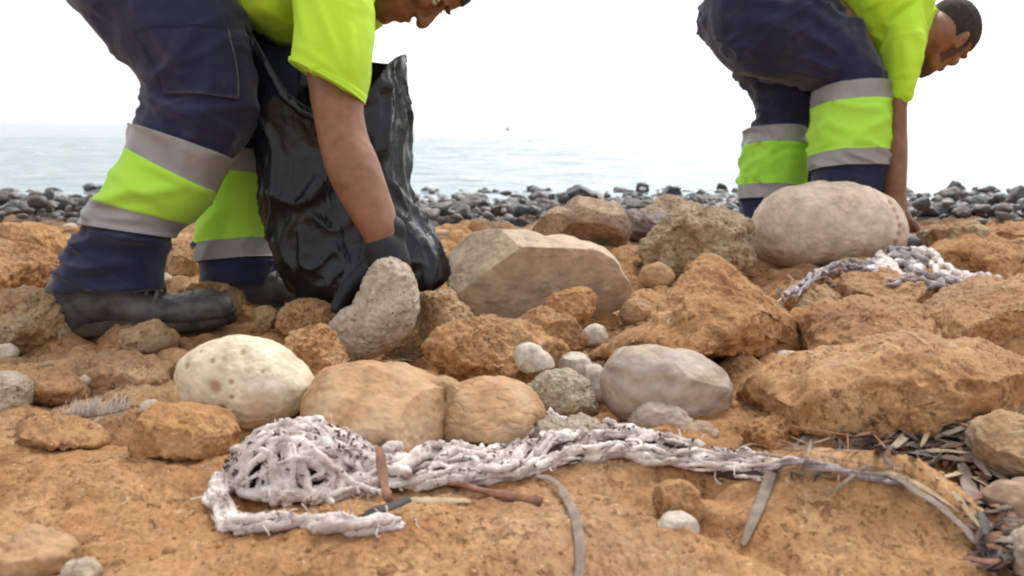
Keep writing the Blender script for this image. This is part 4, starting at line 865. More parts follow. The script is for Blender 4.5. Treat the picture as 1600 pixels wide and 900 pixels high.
def face_parts(parent, HM, org, sc, base, hairfn, beardfn=None, thin=False):
    a = Acc(); head_part(a, hairfn, .0025 if thin else .005, sc, HM, org); h = child(a, 'hair', 'hair', parent, base)
    V = np.empty(len(h.data.vertices)*3, np.float32); h.data.vertices.foreach_get('co', V); V = V.reshape(-1, 3); V += .0016*fbm(V*150, 2, 3)[:, None]; h.data.vertices.foreach_set('co', V.ravel())
    if beardfn: a = Acc(); head_part(a, beardfn, .0022, sc, HM, org); child(a, 'beard', 'stubble', parent, base)
    for s in (-1, 1):
        a = Acc(); V, _, T = ellipsoid((s*.032, .078, .130), (.0125, .0115, .0115), sub=3); a.add(xf(V*sc, HM, org), None, T); child(a, 'eye', 'eye', parent, base)
        a = Acc(); V, Q, T = tube([(s*.014, .096, .148), (s*.03, .0975, .153), (s*.05, .085, .149)], [.002, .003, .0015], 8, 10); a.add(xf(V*sc, HM, org), Q, T); child(a, 'eyebrow', 'hair', parent, base)
        a = Acc(); V, Q, T = tube([(s*.018, .092, .134), (s*.033, .0935, .137), (s*.047, .082, .131)], [.001, .0016, .001], 8, 10); a.add(xf(V*sc, HM, org), Q, T); child(a, 'eyelash', 'hair', parent, base)
hairm = lambda x, y, z: (z > .165-.02*(np.abs(x) > .06)+.35*np.maximum(y-.045, 0)) | ((y < -.02) & (z > .075)) | ((np.abs(x) > .05) & (y < .02) & (y > -.03) & (z > .13))
face_parts(p1, HM, org, HS, b1, hairm)
# black glove on the near hand, closed on the back of the kidney-shaped stone
a = Acc(); w0 = P(607, 398, 1.335)
hand(a, w0, -.96*UP-.10*RIGHT-.05*FWD, .30*RIGHT+.5*FWD+.1*UP, (.25, .35, .3), side=-1, sc=.98, rad=1.12); a.add(*tube([P(603, 388, 1.335), P(610, 412, 1.335)], [.033, .033], 20, 6))
V, F = remesh(a, .003, 3); link('glove', mesh_np('glove', V-b1, F), M['glove'], p1)
hb = P(72, 524, 1.44); hb[2] = .003; tb = P(368, 515, 1.49); tb[2] = .014
boot(p1, b1, hb, tb)
hb2 = P(318, 486, 1.66); hb2[2] = .0; tb2 = P(515, 486, 1.66); tb2[2] = .0
tb2 = hb2+(tb2-hb2)/np.linalg.norm(tb2-hb2)*.31
boot(p1, b1, hb2, tb2)

# ---- black rubbish bag held open beside him
bagr = [(372, 28, 632, 86, 1.54, .13, .17), (380, 60, 633, 120, 1.54, .125, .14), (398, 100, 634, 165, 1.54, .12, .08), (410, 160, 634, 225, 1.53, .105, .03), (416, 235, 638, 290, 1.53, .095, 0), (424, 310, 660, 335, 1.52, .09, 0), (436, 370, 684, 375, 1.52, .09, 0), (452, 420, 697, 410, 1.52, .09, 0), (482, 455, 692, 440, 1.51, .08, 0), (510, 478, 660, 462, 1.51, .055, 0), (540, 492, 615, 482, 1.51, .02, 0)]
K = catmull(np.array(bagr, float), 150); nth = 180; th = np.linspace(0, 2*math.pi, nth, endpoint=False); rows = []
for k in K:
    a_, b_ = P(k[0], k[1], k[4]), P(k[2], k[3], k[4]); c = (a_+b_)/2; h = (b_-a_)/2; co, si = np.cos(th), np.sin(th)
    ring = c+np.outer(np.sign(co)*np.abs(co)**.8, h)+np.outer(np.sign(si)*np.abs(si)**.8, -FWD*k[5]); ring -= np.outer(np.maximum(si, 0)**1.0*k[6]*np.exp(-((co-.25)/.75)**2), UP); rows.append(ring)
V = np.array(rows).reshape(-1, 3); Q = grid_faces(150, nth); T = np.stack([149*nth+(np.arange(nth)+1) % nth, 149*nth+np.arange(nth), np.full(nth, 150*nth)], 1); V = np.vstack([V, V[149*nth:].mean(0)])
N = normals(V, [Q, T]); qv = V*np.array([1, 1, .22]); ww = np.stack([pn(V*6, 3), pn(V*6+5, 4), pn(V*6+9, 5)], 1)*.5
rimw = np.concatenate([np.repeat(sstep(0, 14, np.arange(150.)), nth), [1.]]); D = .014*fbm(qv*5+ww*.6, 2, 2)+.013*(np.clip(1-np.abs(pn(qv*8+ww*1.2, 8))*2.6, 0, 1)**1.5-.3)+.007*(np.clip(1-np.abs(pn(V*np.array([1, 1, .5])*15+ww*2, 6))*3, 0, 1)**2)+.0016*fbm(V*40, 2, 3); D = D*(.35+.65*rimw)
V = V+N*D[:, None]
bb = P(560, 490, 1.51); bb[2] = 0
bag = empty('rubbish_bag', tuple(bb), 'open black plastic rubbish bag bulging between the near man\'s legs and arm', 'bag')
me = mesh_np('sack', V-bb, [Q, T]); sk = link('sack', me, M['bag'], bag); so = sk.modifiers.new('thickness', 'SOLIDIFY'); so.thickness = .0012
rim = V[:nth]; rim = rim[np.r_[np.arange(0, nth), 0]]
ac = Acc(); ac.add(*tube(rim, .0026, 8, 300, flat=.6, roundcap=False)); child(ac, 'rolled_rim', 'bag', bag, bb)

# ---- the far worker (right)
b2 = P(1310, 385, 2.40); b2[2] = 0.0
p2 = empty('person', tuple(b2), 'man with dark hair bending down behind the big beige boulder at right', 'person', 'beach cleaning workers')
DN, DF = 2.40, 2.62
nl = Loft([(1098, 5, 1190, -105, 2.46, .17), (1108, 62, 1238, -75, 2.44, .16), (1150, 108, 1272, -22, 2.42, .14), (1205, 124, 1322, 26, 2.41, .12), (1256, 130, 1362, 76, DN, .105), (1280, 136, 1383, 116, DN, .10), (1284, 165, 1387, 150, DN, .098),
           (1280, 215, 1387, 200, DN, .098), (1277, 255, 1386, 250, DN, .10), (1272, 300, 1382, 300, DN, .098), (1266, 345, 1376, 345, DN, .095), (1262, 392, 1372, 392, DN, .09)], .92)
fl_ = Loft([(1100, 10, 1230, -95, 2.54, .16), (1128, 78, 1290, 20, 2.58, .15), (1152, 115, 1295, 95, 2.60, .13), (1176, 150, 1290, 150, DF, .115), (1183, 180, 1280, 185, DF, .105), (1174, 205, 1262, 212, DF, .10), (1168, 245, 1256, 250, DF, .095), (1162, 295, 1248, 300, DF, .09), (1157, 340, 1244, 345, DF, .09), (1154, 385, 1242, 388, DF, .085)], .92)
# straight bands need level rings: lower legs as lofts of their own
nsh = Loft([(1283, 120, 1388, 118, DN, .105), (1283, 139, 1388, 138, DN, .105), (1281, 180, 1388, 180, DN, .103), (1277, 240, 1386, 240, DN, .10), (1273, 268, 1385, 267, DN, .10), (1268, 310, 1381, 310, DN, .098)], .92)
fsh = Loft([(1176, 190, 1262, 192, DF, .098), (1172, 205, 1257, 208, DF, .096), (1168, 230, 1256, 233, DF, .096), (1162, 292, 1250, 296, DF, .092), (1158, 330, 1246, 333, DF, .09)], .92)
FL2 = [(1150, 30, 1290, 60, 2.3, .02, .008), (1180, 90, 1260, 130, 2.3, .02, .008), (1290, 40, 1370, 110, 2.3, .018, .006), (1200, 10, 1290, 15, 2.3, .02, .007), (1190, 150, 1250, 195, 2.5, .015, .008)]
a = Acc(); a.add(*nl.closed(80)); a.add(*nsh.closed(40, off=.0)); a.add(*fl_.closed(80)); a.add(*ellipsoid(P(1190, -35, 2.5), (.16, .16, .14)))
a.add(*Loft([(1230, 120, 1290, 120, 2.66, .06), (1225, 200, 1287, 200, 2.67, .06), (1222, 290, 1284, 290, 2.68, .06), (1220, 380, 1280, 380, 2.68, .06)]).closed(40))  # added navy leg piece filling the gap, standing in for the far leg's shadow
tr2 = cloth('trousers', a, .0065, 'navy', p2, b2, 5, .0085, 11, FL2)
def band2(nm, L, v0, v1, off, mt):                       # between two heights in the photograph
    m = len(L.K)-1; ys_ = catmull(L.K, 401)[:, 1]; u0, u1 = np.interp(v0, ys_, np.linspace(0, 1, 401)), np.interp(v1, ys_, np.linspace(0, 1, 401))
    o = band(nm, L, u0, u1, off, mt, tr2, b2, 11, .0085, FL2); return o
band2('reflective_tape', nsh, 139, 167, .008, 'silver'); band2('fluorescent_band', nsh, 166, 241, .009, 'lime_green'); band2('reflective_tape', nsh, 240, 265, .008, 'silver')
band2('reflective_tape', fsh, 203, 230, .008, 'silver'); o = band2('fluorescent_band', fsh, 229, 291, .009, 'lime_dirty'); o['label'] = 'stained fluorescent band on the far leg'; band2('reflective_tape', fsh, 290, 312, .008, 'silver')
tor2 = Loft([(1286, -4, 1225, -140, 2.46, .19), (1312, 30, 1270, -135, 2.45, .20), (1348, 74, 1330, -115, 2.45, .21), (1386, 110, 1385, -75, 2.47, .20), (1412, 106, 1412, -28, 2.50, .18), (1428, 92, 1430, 5, 2.52, .11)], .9)
slv2 = Loft([(1362, -30, 1418, -30, 2.42, .10), (1374, 30, 1432, 30, 2.36, .10), (1381, 70, 1435, 80, 2.34, .095), (1386, 110, 1426, 120, 2.33, .088), (1388, 140, 1416, 147, 2.33, .08), (1389, 157, 1410, 167, 2.33, .075)], .92)
FS2 = [(1400, 60, 1410, 140, 2.3, .012, .006), (1415, 50, 1430, 110, 2.3, .012, .006), (1385, 60, 1448, 62, 2.3, .006, .003), (1330, 10, 1380, 60, 2.3, .014, .005), (1360, -5, 1400, 50, 2.3, .014, .005)]
a = Acc(); a.add(*tor2.closed(60)); a.add(*tube([P(1410, 10, 2.6), P(1405, 80, 2.66), P(1398, 120, 2.66)], [.07, .06, .05], 24, 20))
sh2 = cloth('shirt', a, .0075, 'lime', p2, b2, 5, .009, 15, FS2)
a = Acc(); a.add(*slv2.closed(50)); V, F = remesh(a, .005, 4); N = normals(V, F); V = V+N*(wrinkles(V, seed=16, amp=.006)+folds(V, N, FS2))[:, None]; link('sleeve', mesh_np('sleeve', V-b2, F), M['lime'], sh2)
u = .86*RIGHT+.51*UP; f0 = .51*RIGHT-.86*UP; u = u/np.linalg.norm(u); f = math.cos(R(38))*f0+math.sin(R(38))*FWD; f -= u*f.dot(u); f /= np.linalg.norm(f); lat = np.cross(f, u); HM2 = np.stack([lat, f, u], 1); HS2 = .90
ch = P(1434, 119, 2.47); org2 = ch-f*.092*HS2-u*.008*HS2
a = Acc(); head_pieces(a, HM2, org2, HS2)
a.add(*tube([P(1420, 30, 2.50), org2+HM2@np.array([0, -.04, .06])*HS2, org2+HM2@np.array([0, -.03, .10])*HS2], [.066, .062, .06], 24, 20))
a.add(*Loft([(1300, -30, 1240, -110, 2.48, .13), (1390, 60, 1370, -60, 2.50, .15), (1430, 80, 1430, 0, 2.5, .12)]).closed(30, 28))
ARM2 = Loft([(1388, 10, 1440, 20, 2.38, .055), (1388, 100, 1430, 110, 2.34, .052), (1387, 150, 1415, 160, 2.33, .048), (1385, 195, 1414, 198, 2.33, .044), (1384, 235, 1415, 237, 2.33, .044), (1382, 280, 1414, 282, 2.33, .042), (1382, 325, 1412, 326, 2.33, .034), (1385, 345, 1409, 346, 2.33, .028)])
a.add(*ARM2.closed(60, 36)); a.add(*tube([P(1410, 20, 2.62), P(1398, 150, 2.66), P(1396, 250, 2.66), P(1398, 330, 2.62)], [.05, .040, .030, .024], 18, 30))
hand(a, P(1398, 346, 2.33), -UP, -FWD*.8+RIGHT*.4, (.4, .5, .4), side=1); hand(a, P(1405, 335, 2.62), -UP, FWD, (.4, .5, .4), side=1)
leg(a, [P(1190, -40, 2.46), P(1320, 75, 2.4), P(1335, 200, 2.4), P(1318, 395, 2.4)], [.10, .075, .06, .045]); leg(a, [P(1190, -30, 2.56), P(1225, 150, 2.62), P(1210, 250, 2.62), P(1200, 390, 2.62)], [.10, .06, .055, .045])
V, F = remesh(a, .0042, 5); V = face_fix(V, HM2, org2, HS2); link('body', mesh_np('body', V-b2, F), M['skin'], p2)
hair2 = lambda x, y, z: ((z > .158+.3*np.maximum(y-.05, 0)) & (y < .082)) | ((y < -.022) & (z > .07)) | ((np.abs(x) > .05) & (y < .03) & (y > -.03) & (z > .128))
beard2 = lambda x, y, z: ((z < .060) & (y > .02) & (np.abs(z-.058) > .006+.02*(np.abs(x) > .022))) | ((np.abs(x) > .045) & (y < .045) & (y > .005) & (z < .135)) | ((z > .068) & (z < .080) & (np.abs(x) < .035) & (y > .05))
face_parts(p2, HM2, org2, HS2, b2, hair2, beard2, thin=True)
q1 = P(1275, 405, 2.40); q1[2] = -.005; q2 = q1+np.array([.30, .02, 0]); boot(p2, b2, q1, q2)
q1 = P(1165, 398, 2.62); q1[2] = -.005; q2 = q1+np.array([.30, .0, 0]); boot(p2, b2, q1, q2)

# ------------------------------------------------------------------ the tangled net, seagrass and small things
def gz1(p): return float(hq([p[0]], [p[1]])[0])
def over_ground(W, r=0.0):
    z = hq(W[:, 0], W[:, 1])+.001
    W = W.copy(); W[:, 2] = np.maximum(W[:, 2], z+r*.5); return W
def path_on_ground(pp):                                 # (px, py, lift in metres)
    return np.array([hit(q[0], q[1], q[2] if len(q) > 2 else 0.004) for q in pp])
rn = np.random.RandomState(11)
def strand(parent, base, C, rho, r, turns, phase, mat='net', n=130, lump=.45, wob=.006, flat=.8, name='strand', taper=1.0):
    lump *= .8
    C = catmull(C, n); T = np.gradient(C, axis=0); T /= np.linalg.norm(T, axis=1)[:, None]+1e-9
    A = np.cross(T, [0, 0, 1.]); A /= np.linalg.norm(A, axis=1)[:, None]+1e-9; B = np.cross(A, T); L = np.linalg.norm(np.diff(C, axis=0), axis=1).sum()
    t = np.linspace(0, 1, n); ph = phase+turns*2*math.pi*t+.8*pn(np.stack([t*6, t*0+phase, t*0], 1))
    rr_ = rho*(.75+.4*pn(np.stack([t*L*30, t*0+phase*3, t*0+2], 1)))
    W = C+A*(rr_*np.cos(ph))[:, None]+B*(rr_*.75*np.sin(ph))[:, None]
    sd_ = rn.uniform(0, 50); q = np.stack([t*L*26+sd_, t*0+phase, t*0+5], 1); W = W+wob*np.stack([pn(q, 1), pn(q, 2), .7*pn(q, 3)], 1)
    W = over_ground(W, r)
    q2 = np.stack([t*L*60+sd_, t*0+3, t*0], 1); rad_ = r*(1+lump*pn(q2, 7)+lump*.6*pn(q2*2.3, 8)); rad_ *= np.clip(np.minimum(t, 1-t)*14+.45, 0, 1)*(1+(taper-1)*t)
    a = Acc(); V, Q, Tq = tube(W, np.maximum(rad_, r*.35), 12, None, flat=flat, twist=rn.uniform(-9, 9)); N = normals(V, [Q]); V = V+N*(r*.24*fbm(V*150+sd_, 2, 3)-r*.18*np.clip(1-np.abs(pn(V*120+sd_, 5))*4, 0, 1))[:, None]; a.add(V, Q, Tq)
    child(a, name, mat, parent, base)
nb = hit(490, 770); nb[2] = gz1(nb)
net = empty('tangled_net', tuple(nb), 'dirty white tangled net lying across the ochre rock in the foreground', 'net', 'tangled nets on the rocks')
# the clump: a dome of crossing strands round a dark core standing in for shade in the gaps
cc = hit(478, 752); cc[2] = gz1(cc)-.004; DX, DY, DZ = .083, .052, .062
V, Q, T = ellipsoid(cc+[.002, .008, .0], (DX*.86, DY*.8, DZ*.80), sub=5); N = normals(V, [T]); V = V+N*(.004*fbm(V*60, 3, 5))[:, None]; a = Acc(); a.add(V, None, T); child(a, 'gap_shade_core', 'debris_and_shade', net, nb)
for i in range(80):
    th0 = rn.uniform(0, 2*math.pi); dirn = rn.uniform(-.6, .6) if i % 3 else rn.uniform(0, 6.28); q = []; u0, v0 = rn.uniform(-.95, .8), rn.uniform(-.95, .75)
    for k in range(7):
        rr2 = u0*u0+v0*v0
        if rr2 > 1: u0, v0 = u0/math.sqrt(rr2)*.98, v0/math.sqrt(rr2)*.98; rr2 = .96
        q.append(cc+np.array([u0*DX, v0*DY, math.sqrt(max(0, 1-rr2))*DZ*(1-.12*(u0 > .2))+rn.uniform(-.005, .004)])); dirn += rn.uniform(-.9, .9); u0 += .30*math.cos(dirn); v0 += .32*math.sin(dirn)
    strand(net, nb, np.array(q), .001, rn.uniform(.0028, .0066), 0, i, n=70, wob=.005, lump=.6, flat=rn.uniform(.3, .85))
# hanging folds on the near face of the clump
for x0, y0, x1, y1 in ((430, 665, 440, 780), (415, 690, 405, 770), (455, 690, 465, 780), (390, 700, 380, 760), (500, 700, 520, 790), (478, 680, 500, 740), (540, 690, 560, 770), (370, 720, 350, 770), (530, 740, 600, 775), (500, 760, 590, 750), (560, 720, 640, 740)):
    pts = []
    for t in np.linspace(0, 1, 5):
        px, py = x0+(x1-x0)*t+rn.uniform(-5, 5), y0+(y1-y0)*t; lift = np.interp(py, [640, 700, 790], [.052, .036, .006]); pts.append(G(px, py, cc[2]+lift))
    strand(net, nb, np.array(pts), .001, rn.uniform(.0028, .0052), 0, x0, n=60, wob=.003, lump=.5)
# rope parts running right
main = [(560, 735, .022), (610, 728, .022), (660, 722, .018), (710, 722, .016), (760, 728, .014), (810, 715, .012), (850, 700, .012), (900, 695, .011), (940, 692, .011)]
low_ = [(600, 760, .010), (660, 750, .010), (720, 748, .009), (780, 742, .008), (840, 728, .008), (900, 712, .009), (960, 706, .009), (1020, 714, .009), (1080, 722, .008), (1140, 736, .007), (1200, 745, .006)]
upp = [(838, 668, .012), (870, 662, .012), (920, 674, .014), (980, 684, .014), (1040, 697, .013), (1100, 709, .011), (1150, 722, .009), (1205, 732, .006)]
tail = [(345, 742, .014), (342, 775, .008), (362, 815, .006), (375, 826, .005), (430, 818, .006), (500, 818, .006), (560, 822, .006), (624, 818, .004)]
link_ = [(640, 712, .020), (700, 705, .018), (745, 712, .016), (790, 700, .012), (830, 680, .012), (860, 672, .012)]
for pp, cnt, rho, rmin, rmax in ((main, 12, .012, .0036, .0068), (low_, 9, .0078, .0032, .0058), (upp, 9, .0080, .0032, .0058), (link_, 6, .006, .0028, .0048), (tail, 7, .0056, .0034, .0058)):
    C = path_on_ground(pp)
    for k in range(cnt): strand(net, nb, C, rho, rn.uniform(rmin, rmax), rn.uniform(.8, 2.6), k*6.28/cnt, n=150, wob=.008, lump=.6, flat=rn.uniform(.35, .8), taper=(.62 if pp is low_ or pp is upp else 1))
    # short loops and nodules on the rope
    co = Acc(); co.add(*tube(over_ground(catmull(C, 60)-[0, 0, rho*.4], .003), rho*.7, 10)); child(co, 'gap_shade_core', 'debris_and_shade', net, nb)  # dark tube inside the rope, painting shade into its gaps
    for k in range(int(cnt*1.8)):
        t0 = rn.uniform(0, .86); j = catmull(C, 60)[int(t0*60):int(t0*60)+8]
        strand(net, nb, j+np.array([0, 0, rho*.7])+rn.normal(size=(1, 3))*rho*.4, rho*.4, rn.uniform(rmin, rmax)*(.95 if t0 < .5 else .7), rn.uniform(.5, 1.5), k, n=46, wob=.010, lump=.7, flat=rn.uniform(.35, .8))
thin = path_on_ground([(1150, 730, .010), (1200, 728, .016), (1245, 722, .014), (1290, 730, .008), (1340, 742, .006), (1410, 752, .003)])
for k in range(5): strand(net, nb, thin, .0038, rn.uniform(.0010, .0020), rn.uniform(.8, 2), k*1.3, 'net_grey' if k else 'net', n=160, wob=.004)
fr_ = Acc()
for i in range(300):
    C = catmull(path_on_ground((main, low_, upp, tail)[i % 4]), 60); c = C[rn.randint(60)]+rn.normal(size=3)*[.006, .006, .003]+[0, -.003, .007]
    if i % 3 == 0:
        u0, v0 = rn.uniform(-.9, .9), rn.uniform(-.9, .3); c = cc+np.array([u0*DX, v0*DY, math.sqrt(max(.02, 1-u0*u0-v0*v0))*DZ])*1.02
    d = rn.normal(size=3)*[1, 1, .4]; d /= np.linalg.norm(d); Lf = rn.uniform(.006, .018); q = [c]
    for k in range(4): d = d+rn.normal(size=3)*.5; d /= np.linalg.norm(d); q.append(q[-1]+d*Lf/3)
    fr_.add(*tube(over_ground(np.array(q)), rn.uniform(.0003, .0009), 5, 10, flat=.6))
o = child(fr_, 'frayed_fibres', 'net', net, nb); o['kind'] = 'stuff'
fl = Acc()
for i in range(260):
    if i < 150:
        u0, v0 = rn.uniform(-1, 1), rn.uniform(-1, .3)
        if u0*u0+v0*v0 > .95: continue
        c = cc+np.array([u0*DX, v0*DY, math.sqrt(1-u0*u0-v0*v0)*DZ])*1.04
    else:
        C = (path_on_ground(main) if i % 3 == 0 else path_on_ground(low_) if i % 3 == 1 else path_on_ground(upp)); c = catmull(C, 80)[rn.randint(80)]+rn.normal(size=3)*[.005, .005, .002]+[0, -.004, .012]
    d = rn.normal(size=3); d /= np.linalg.norm(d); Lf = rn.uniform(.001, .0028); fl.add(*tube([c-d*Lf, c+rn.normal(size=3)*.0008, c+d*Lf], [.0008, .0018, .0006], 6, 5, flat=.5))
o = child(fl, 'seaweed_flecks', 'debris_and_shade', net, nb); o['kind'] = 'stuff'
# the smaller net by the big boulder
nb2 = hit(1420, 425); nb2[2] = gz1(nb2)
net2 = empty('tangled_net', tuple(nb2), 'smaller grey tangled net spilling out at the foot of the big beige boulder', 'net', 'tangled nets on the rocks')
def rel(pp, lift): return np.array([G(a, b, lift) for a, b in pp])
for k, (pp, r, mt) in enumerate((([(1225, 460), (1265, 432), (1300, 412), (1340, 408), (1380, 420)], .006, 'net_grey'), ([(1240, 462), (1290, 425), (1330, 420), (1370, 432)], .005, 'net_grey'),
        ([(1350, 415), (1385, 405), (1420, 400), (1450, 412)], .010, 'net_grey'), ([(1375, 400), (1390, 425), (1420, 432), (1440, 420)], .012, 'net'), ([(1430, 395), (1455, 400), (1465, 425), (1500, 438), (1530, 435)], .013, 'net'),
        ([(1400, 392), (1430, 390), (1460, 395)], .007, 'net_grey'), ([(1470, 440), (1500, 432), (1530, 436), (1562, 438)], .012, 'net'), ([(1380, 440), (1430, 440), (1480, 448)], .007, 'net_grey'), ([(1440, 432), (1480, 440), (1500, 446)], .008, 'net_grey'),
        ([(1355, 425), (1395, 415), (1430, 410)], .010, 'net'), ([(1385, 398), (1410, 412), (1440, 436)], .008, 'net_grey'), ([(1460, 412), (1480, 425), (1510, 444)], .008, 'net_grey'))):
    C = rel(pp, .060)
    for j in range(3): strand(net2, nb2, C+rn.normal(size=3)*.004, r*.8, r*rn.uniform(.55, .95), rn.uniform(.5, 1.6), k+j*2, mt, n=70, wob=.016, lump=.5, flat=.7)

def blade(name, pp, w, mat, label, thick=.10, cat='seagrass blade', group=None, twist=0.0, lift=.004, ends=(.4, 1, .9, .3), seg=26):
    W = np.array([hit(q[0], q[1], (q[2] if len(q) > 2 else lift)) for q in pp]); n = max(seg, 8)
    W = catmull(W, n); r = np.interp(np.linspace(0, 1, n), np.linspace(0, 1, len(ends)), ends)*w/2
    V, Q, T = tube(W, r, 10, None, flat=thick, up=(0, -.5, 1), twist=twist, roundcap=False); V = V+(.16*w*fbm(V*60, 3, 3))[:, None]*np.array([.4, .4, 1.])+(.10*w*pn(V*400, 3))[:, None]*np.array([1, 1, 0.])
    c = W[0]; a = Acc(); a.add(V, Q, T); V, F = a.get(); o = link(name, mesh_np(name, V-c, F), M[mat], None, tuple(c)); return tag(o, label, cat, group)
blade('seaweed_strip', [(592, 698, .052), (597, 735, .034), (603, 770, .018), (612, 790, .006)], .0095, 'blade_brown', 'short brown strip of seaweed lying over the thick part of the net', ends=(.8, 1, .9, .7), cat='seaweed')
blade('seagrass_blade', [(560, 808, .004), (600, 795, .008), (640, 780, .012)], .010, 'blade_dark', 'short black blade poking out under the net clump', ends=(.5, 1, 1, .8), thick=.3)
blade('stick', [(672, 748, .012), (740, 762, .008), (800, 775, .006), (846, 784, .005)], .0095, 'blade_brown', 'reddish brown stick poking out from under the net rope', thick=.55, cat='stick', ends=(.7, .8, 1, 1.1))
blade('stick', [(625, 782, .004), (680, 783, .004), (735, 783, .004)], .010, 'blade_tan', 'pale flat stick below the net rope and left of the reddish stick', thick=.3, cat='stick')
blade('seagrass_blade', [(838, 742, .008), (865, 752, .008), (886, 780, .007), (900, 815, .006), (906, 860, .006), (904, 915, .005)], .0088, 'blade_grey', 'long greyish blade hanging from the rope to the bottom edge', ends=(.6, .8, 1, 1, 1, .9))
blade('seagrass_blade', [(1205, 735, .014), (1196, 765, .007), (1180, 805, .007), (1160, 852, .006)], .011, 'blade_grey', 'short mauve-grey blade hanging down from the right end of the net', ends=(1, 1, .9, .5))
blade('seagrass_blade', [(1340, 728, .008), (1400, 748, .009), (1455, 782, .009), (1505, 825, .009), (1535, 860, .008), (1556, 900, .006)], .0105, 'blade_grey', 'long grey blade curving down to the bottom right over ochre rock', ends=(.3, .7, 1, 1, .7, .4))
RB = [([(1502, 722, .020), (1515, 760, .014), (1540, 835, .006)], .018, 'blade_grey', 'broad grey blade standing in the crevice at right'), ([(1482, 690, .022), (1520, 715, .026), (1548, 745, .024)], .011, 'blade_grey', 'grey blade bridging the top of the right crevice'),
      ([(1535, 725, .022), (1570, 748, .020), (1612, 775, .018)], .010, 'blade_grey', 'grey blade running off the right edge below the pale brown stone'), ([(1462, 748, .014), (1500, 738, .018), (1538, 722, .022)], .006, 'blade_tan', 'thin tan blade crossing the broad grey blade'),
      ([(1372, 704, .010), (1395, 690, .014), (1428, 672, .018)], .012, 'blade_pale', 'short whitish blade at the left of the dark seagrass heap'), ([(1430, 640, .035), (1490, 655, .030), (1560, 655, .030), (1615, 640, .03)], .004, 'blade_dark', 'thin dark twig across the pale brown stone at the right edge'),
      ([(1528, 852, .008), (1560, 838, .012), (1612, 828, .014)], .008, 'blade_brown', 'dark brown blade low at the right edge'), ([(1488, 768, .012), (1510, 795, .010), (1538, 830, .008)], .006, 'blade_tan', 'thin tan blade left of the broad grey blade'),
      ([(1540, 718, .024), (1538, 745, .018), (1534, 778, .012)], .008, 'blade_brown', 'short brown blade hanging into the right crevice'), ([(1385, 640, .03), (1430, 652, .028), (1500, 662, .026)], .007, 'blade_tan', 'tan blade lying along the top of the dark seagrass heap'),
      ([(1238, 700, .004), (1262, 680, .008), (1292, 672, .012), (1310, 684, .010), (1312, 704, .004)], .007, 'blade_grey', 'curled mauve blade looped round the brown stone'), ([(1290, 712, .008), (1340, 716, .008), (1400, 716, .008)], .006, 'blade_tan', 'thin tan blade lying behind the thin grey end of net'),
      ([(1350, 735, .006), (1420, 750, .006), (1500, 800, .006)], .006, 'blade_tan', 'slim tan blade alongside the long grey curving blade'), ([(1400, 700, .016), (1450, 680, .02), (1500, 672, .022)], .010, 'blade_dark', 'dark blade in the middle of the seagrass heap'),
      ([(1540, 800, .01), (1570, 812, .012), (1612, 806, .012)], .016, 'blade_brown', 'wide reddish curled blade under the grey-pink pebble')]
for pp, w, mt, lb in RB: blade('seagrass_blade', pp, w, mt, lb)
hm = ['blade_dark', 'blade_brown', 'blade_grey', 'blade_dark', 'blade_dark', 'blade_umber', 'blade_brown', 'blade_grey', 'blade_umber', 'blade_umber', 'blade_tan']
def heap(n, x0, x1, y0, y1, L0, L1, w0, w1, z1, label, group, seed):
    r2 = np.random.RandomState(seed)
    for i in range(n):
        px, py = r2.uniform(x0, x1), r2.uniform(y0, y1); a_ = r2.normal(0, .6)+(math.pi/2 if r2.rand() < .2 else 0); L = r2.uniform(L0, L1); z = r2.uniform(.003, z1)
        dx, dy = L*math.cos(a_), L*.45*math.sin(a_)
        blade('seagrass_blade', [(px-dx, py-dy, z*r2.uniform(.4, 1.3)), (px+r2.uniform(-4, 4), py+r2.uniform(-3, 3), z), (px+dx, py+dy, z*r2.uniform(.4, 1.3))], r2.uniform(w0, w1), hm[r2.randint(len(hm))], label, cat='seagrass blade', group=group, seg=10, thick=.2)
heap(130, 1375, 1570, 662, 722, 14, 48, .003, .008, .034, 'broken blade in the dark heap of dry seagrass between ledge and crevice', 'blades in the seagrass heap', 3)
heap(60, 1530, 1610, 740, 885, 14, 48, .003, .010, .024, 'broken seagrass blade in the crevice at the right edge', 'blades in the right crevice', 4)
heap(22, 1200, 1380, 712, 748, 8, 28, .002, .004, .008, 'tiny broken blade beside the thin grey end of the net', 'bits beside the net end', 5)
heap(26, 575, 665, 538, 566, 6, 18, .003, .006, .012, 'bit of dry seagrass under the kidney-shaped stone', 'bits of seagrass under the upright stone', 6)
heap(18, 930, 1010, 495, 528, 5, 16, .003, .006, .010, 'bit of seaweed by the round pinkish pebble', 'bits of seaweed by the pebble', 7)
heap(30, 1190, 1420, 425, 470, 8, 26, .005, .010, .03, 'dark dry blade under the edge of the big beige boulder', 'dark blades under the beige boulder', 8)
heap(16, 1400, 1580, 640, 660, 14, 50, .002, .004, .026, 'thin dry blade straggling over the top of the seagrass heap', 'thin blades over the seagrass heap', 9)
heap(46, 1300, 1600, 648, 742, 40, 110, .0015, .004, .030, 'long thin brown strand trailing through the seagrass heap', 'long strands in the seagrass heap', 10)
heap(20, 1230, 1420, 640, 735, 20, 60, .0015, .0035, .02, 'thin strand lying at the foot of the wide ochre ledge', 'strands at the foot of the ledge', 12)
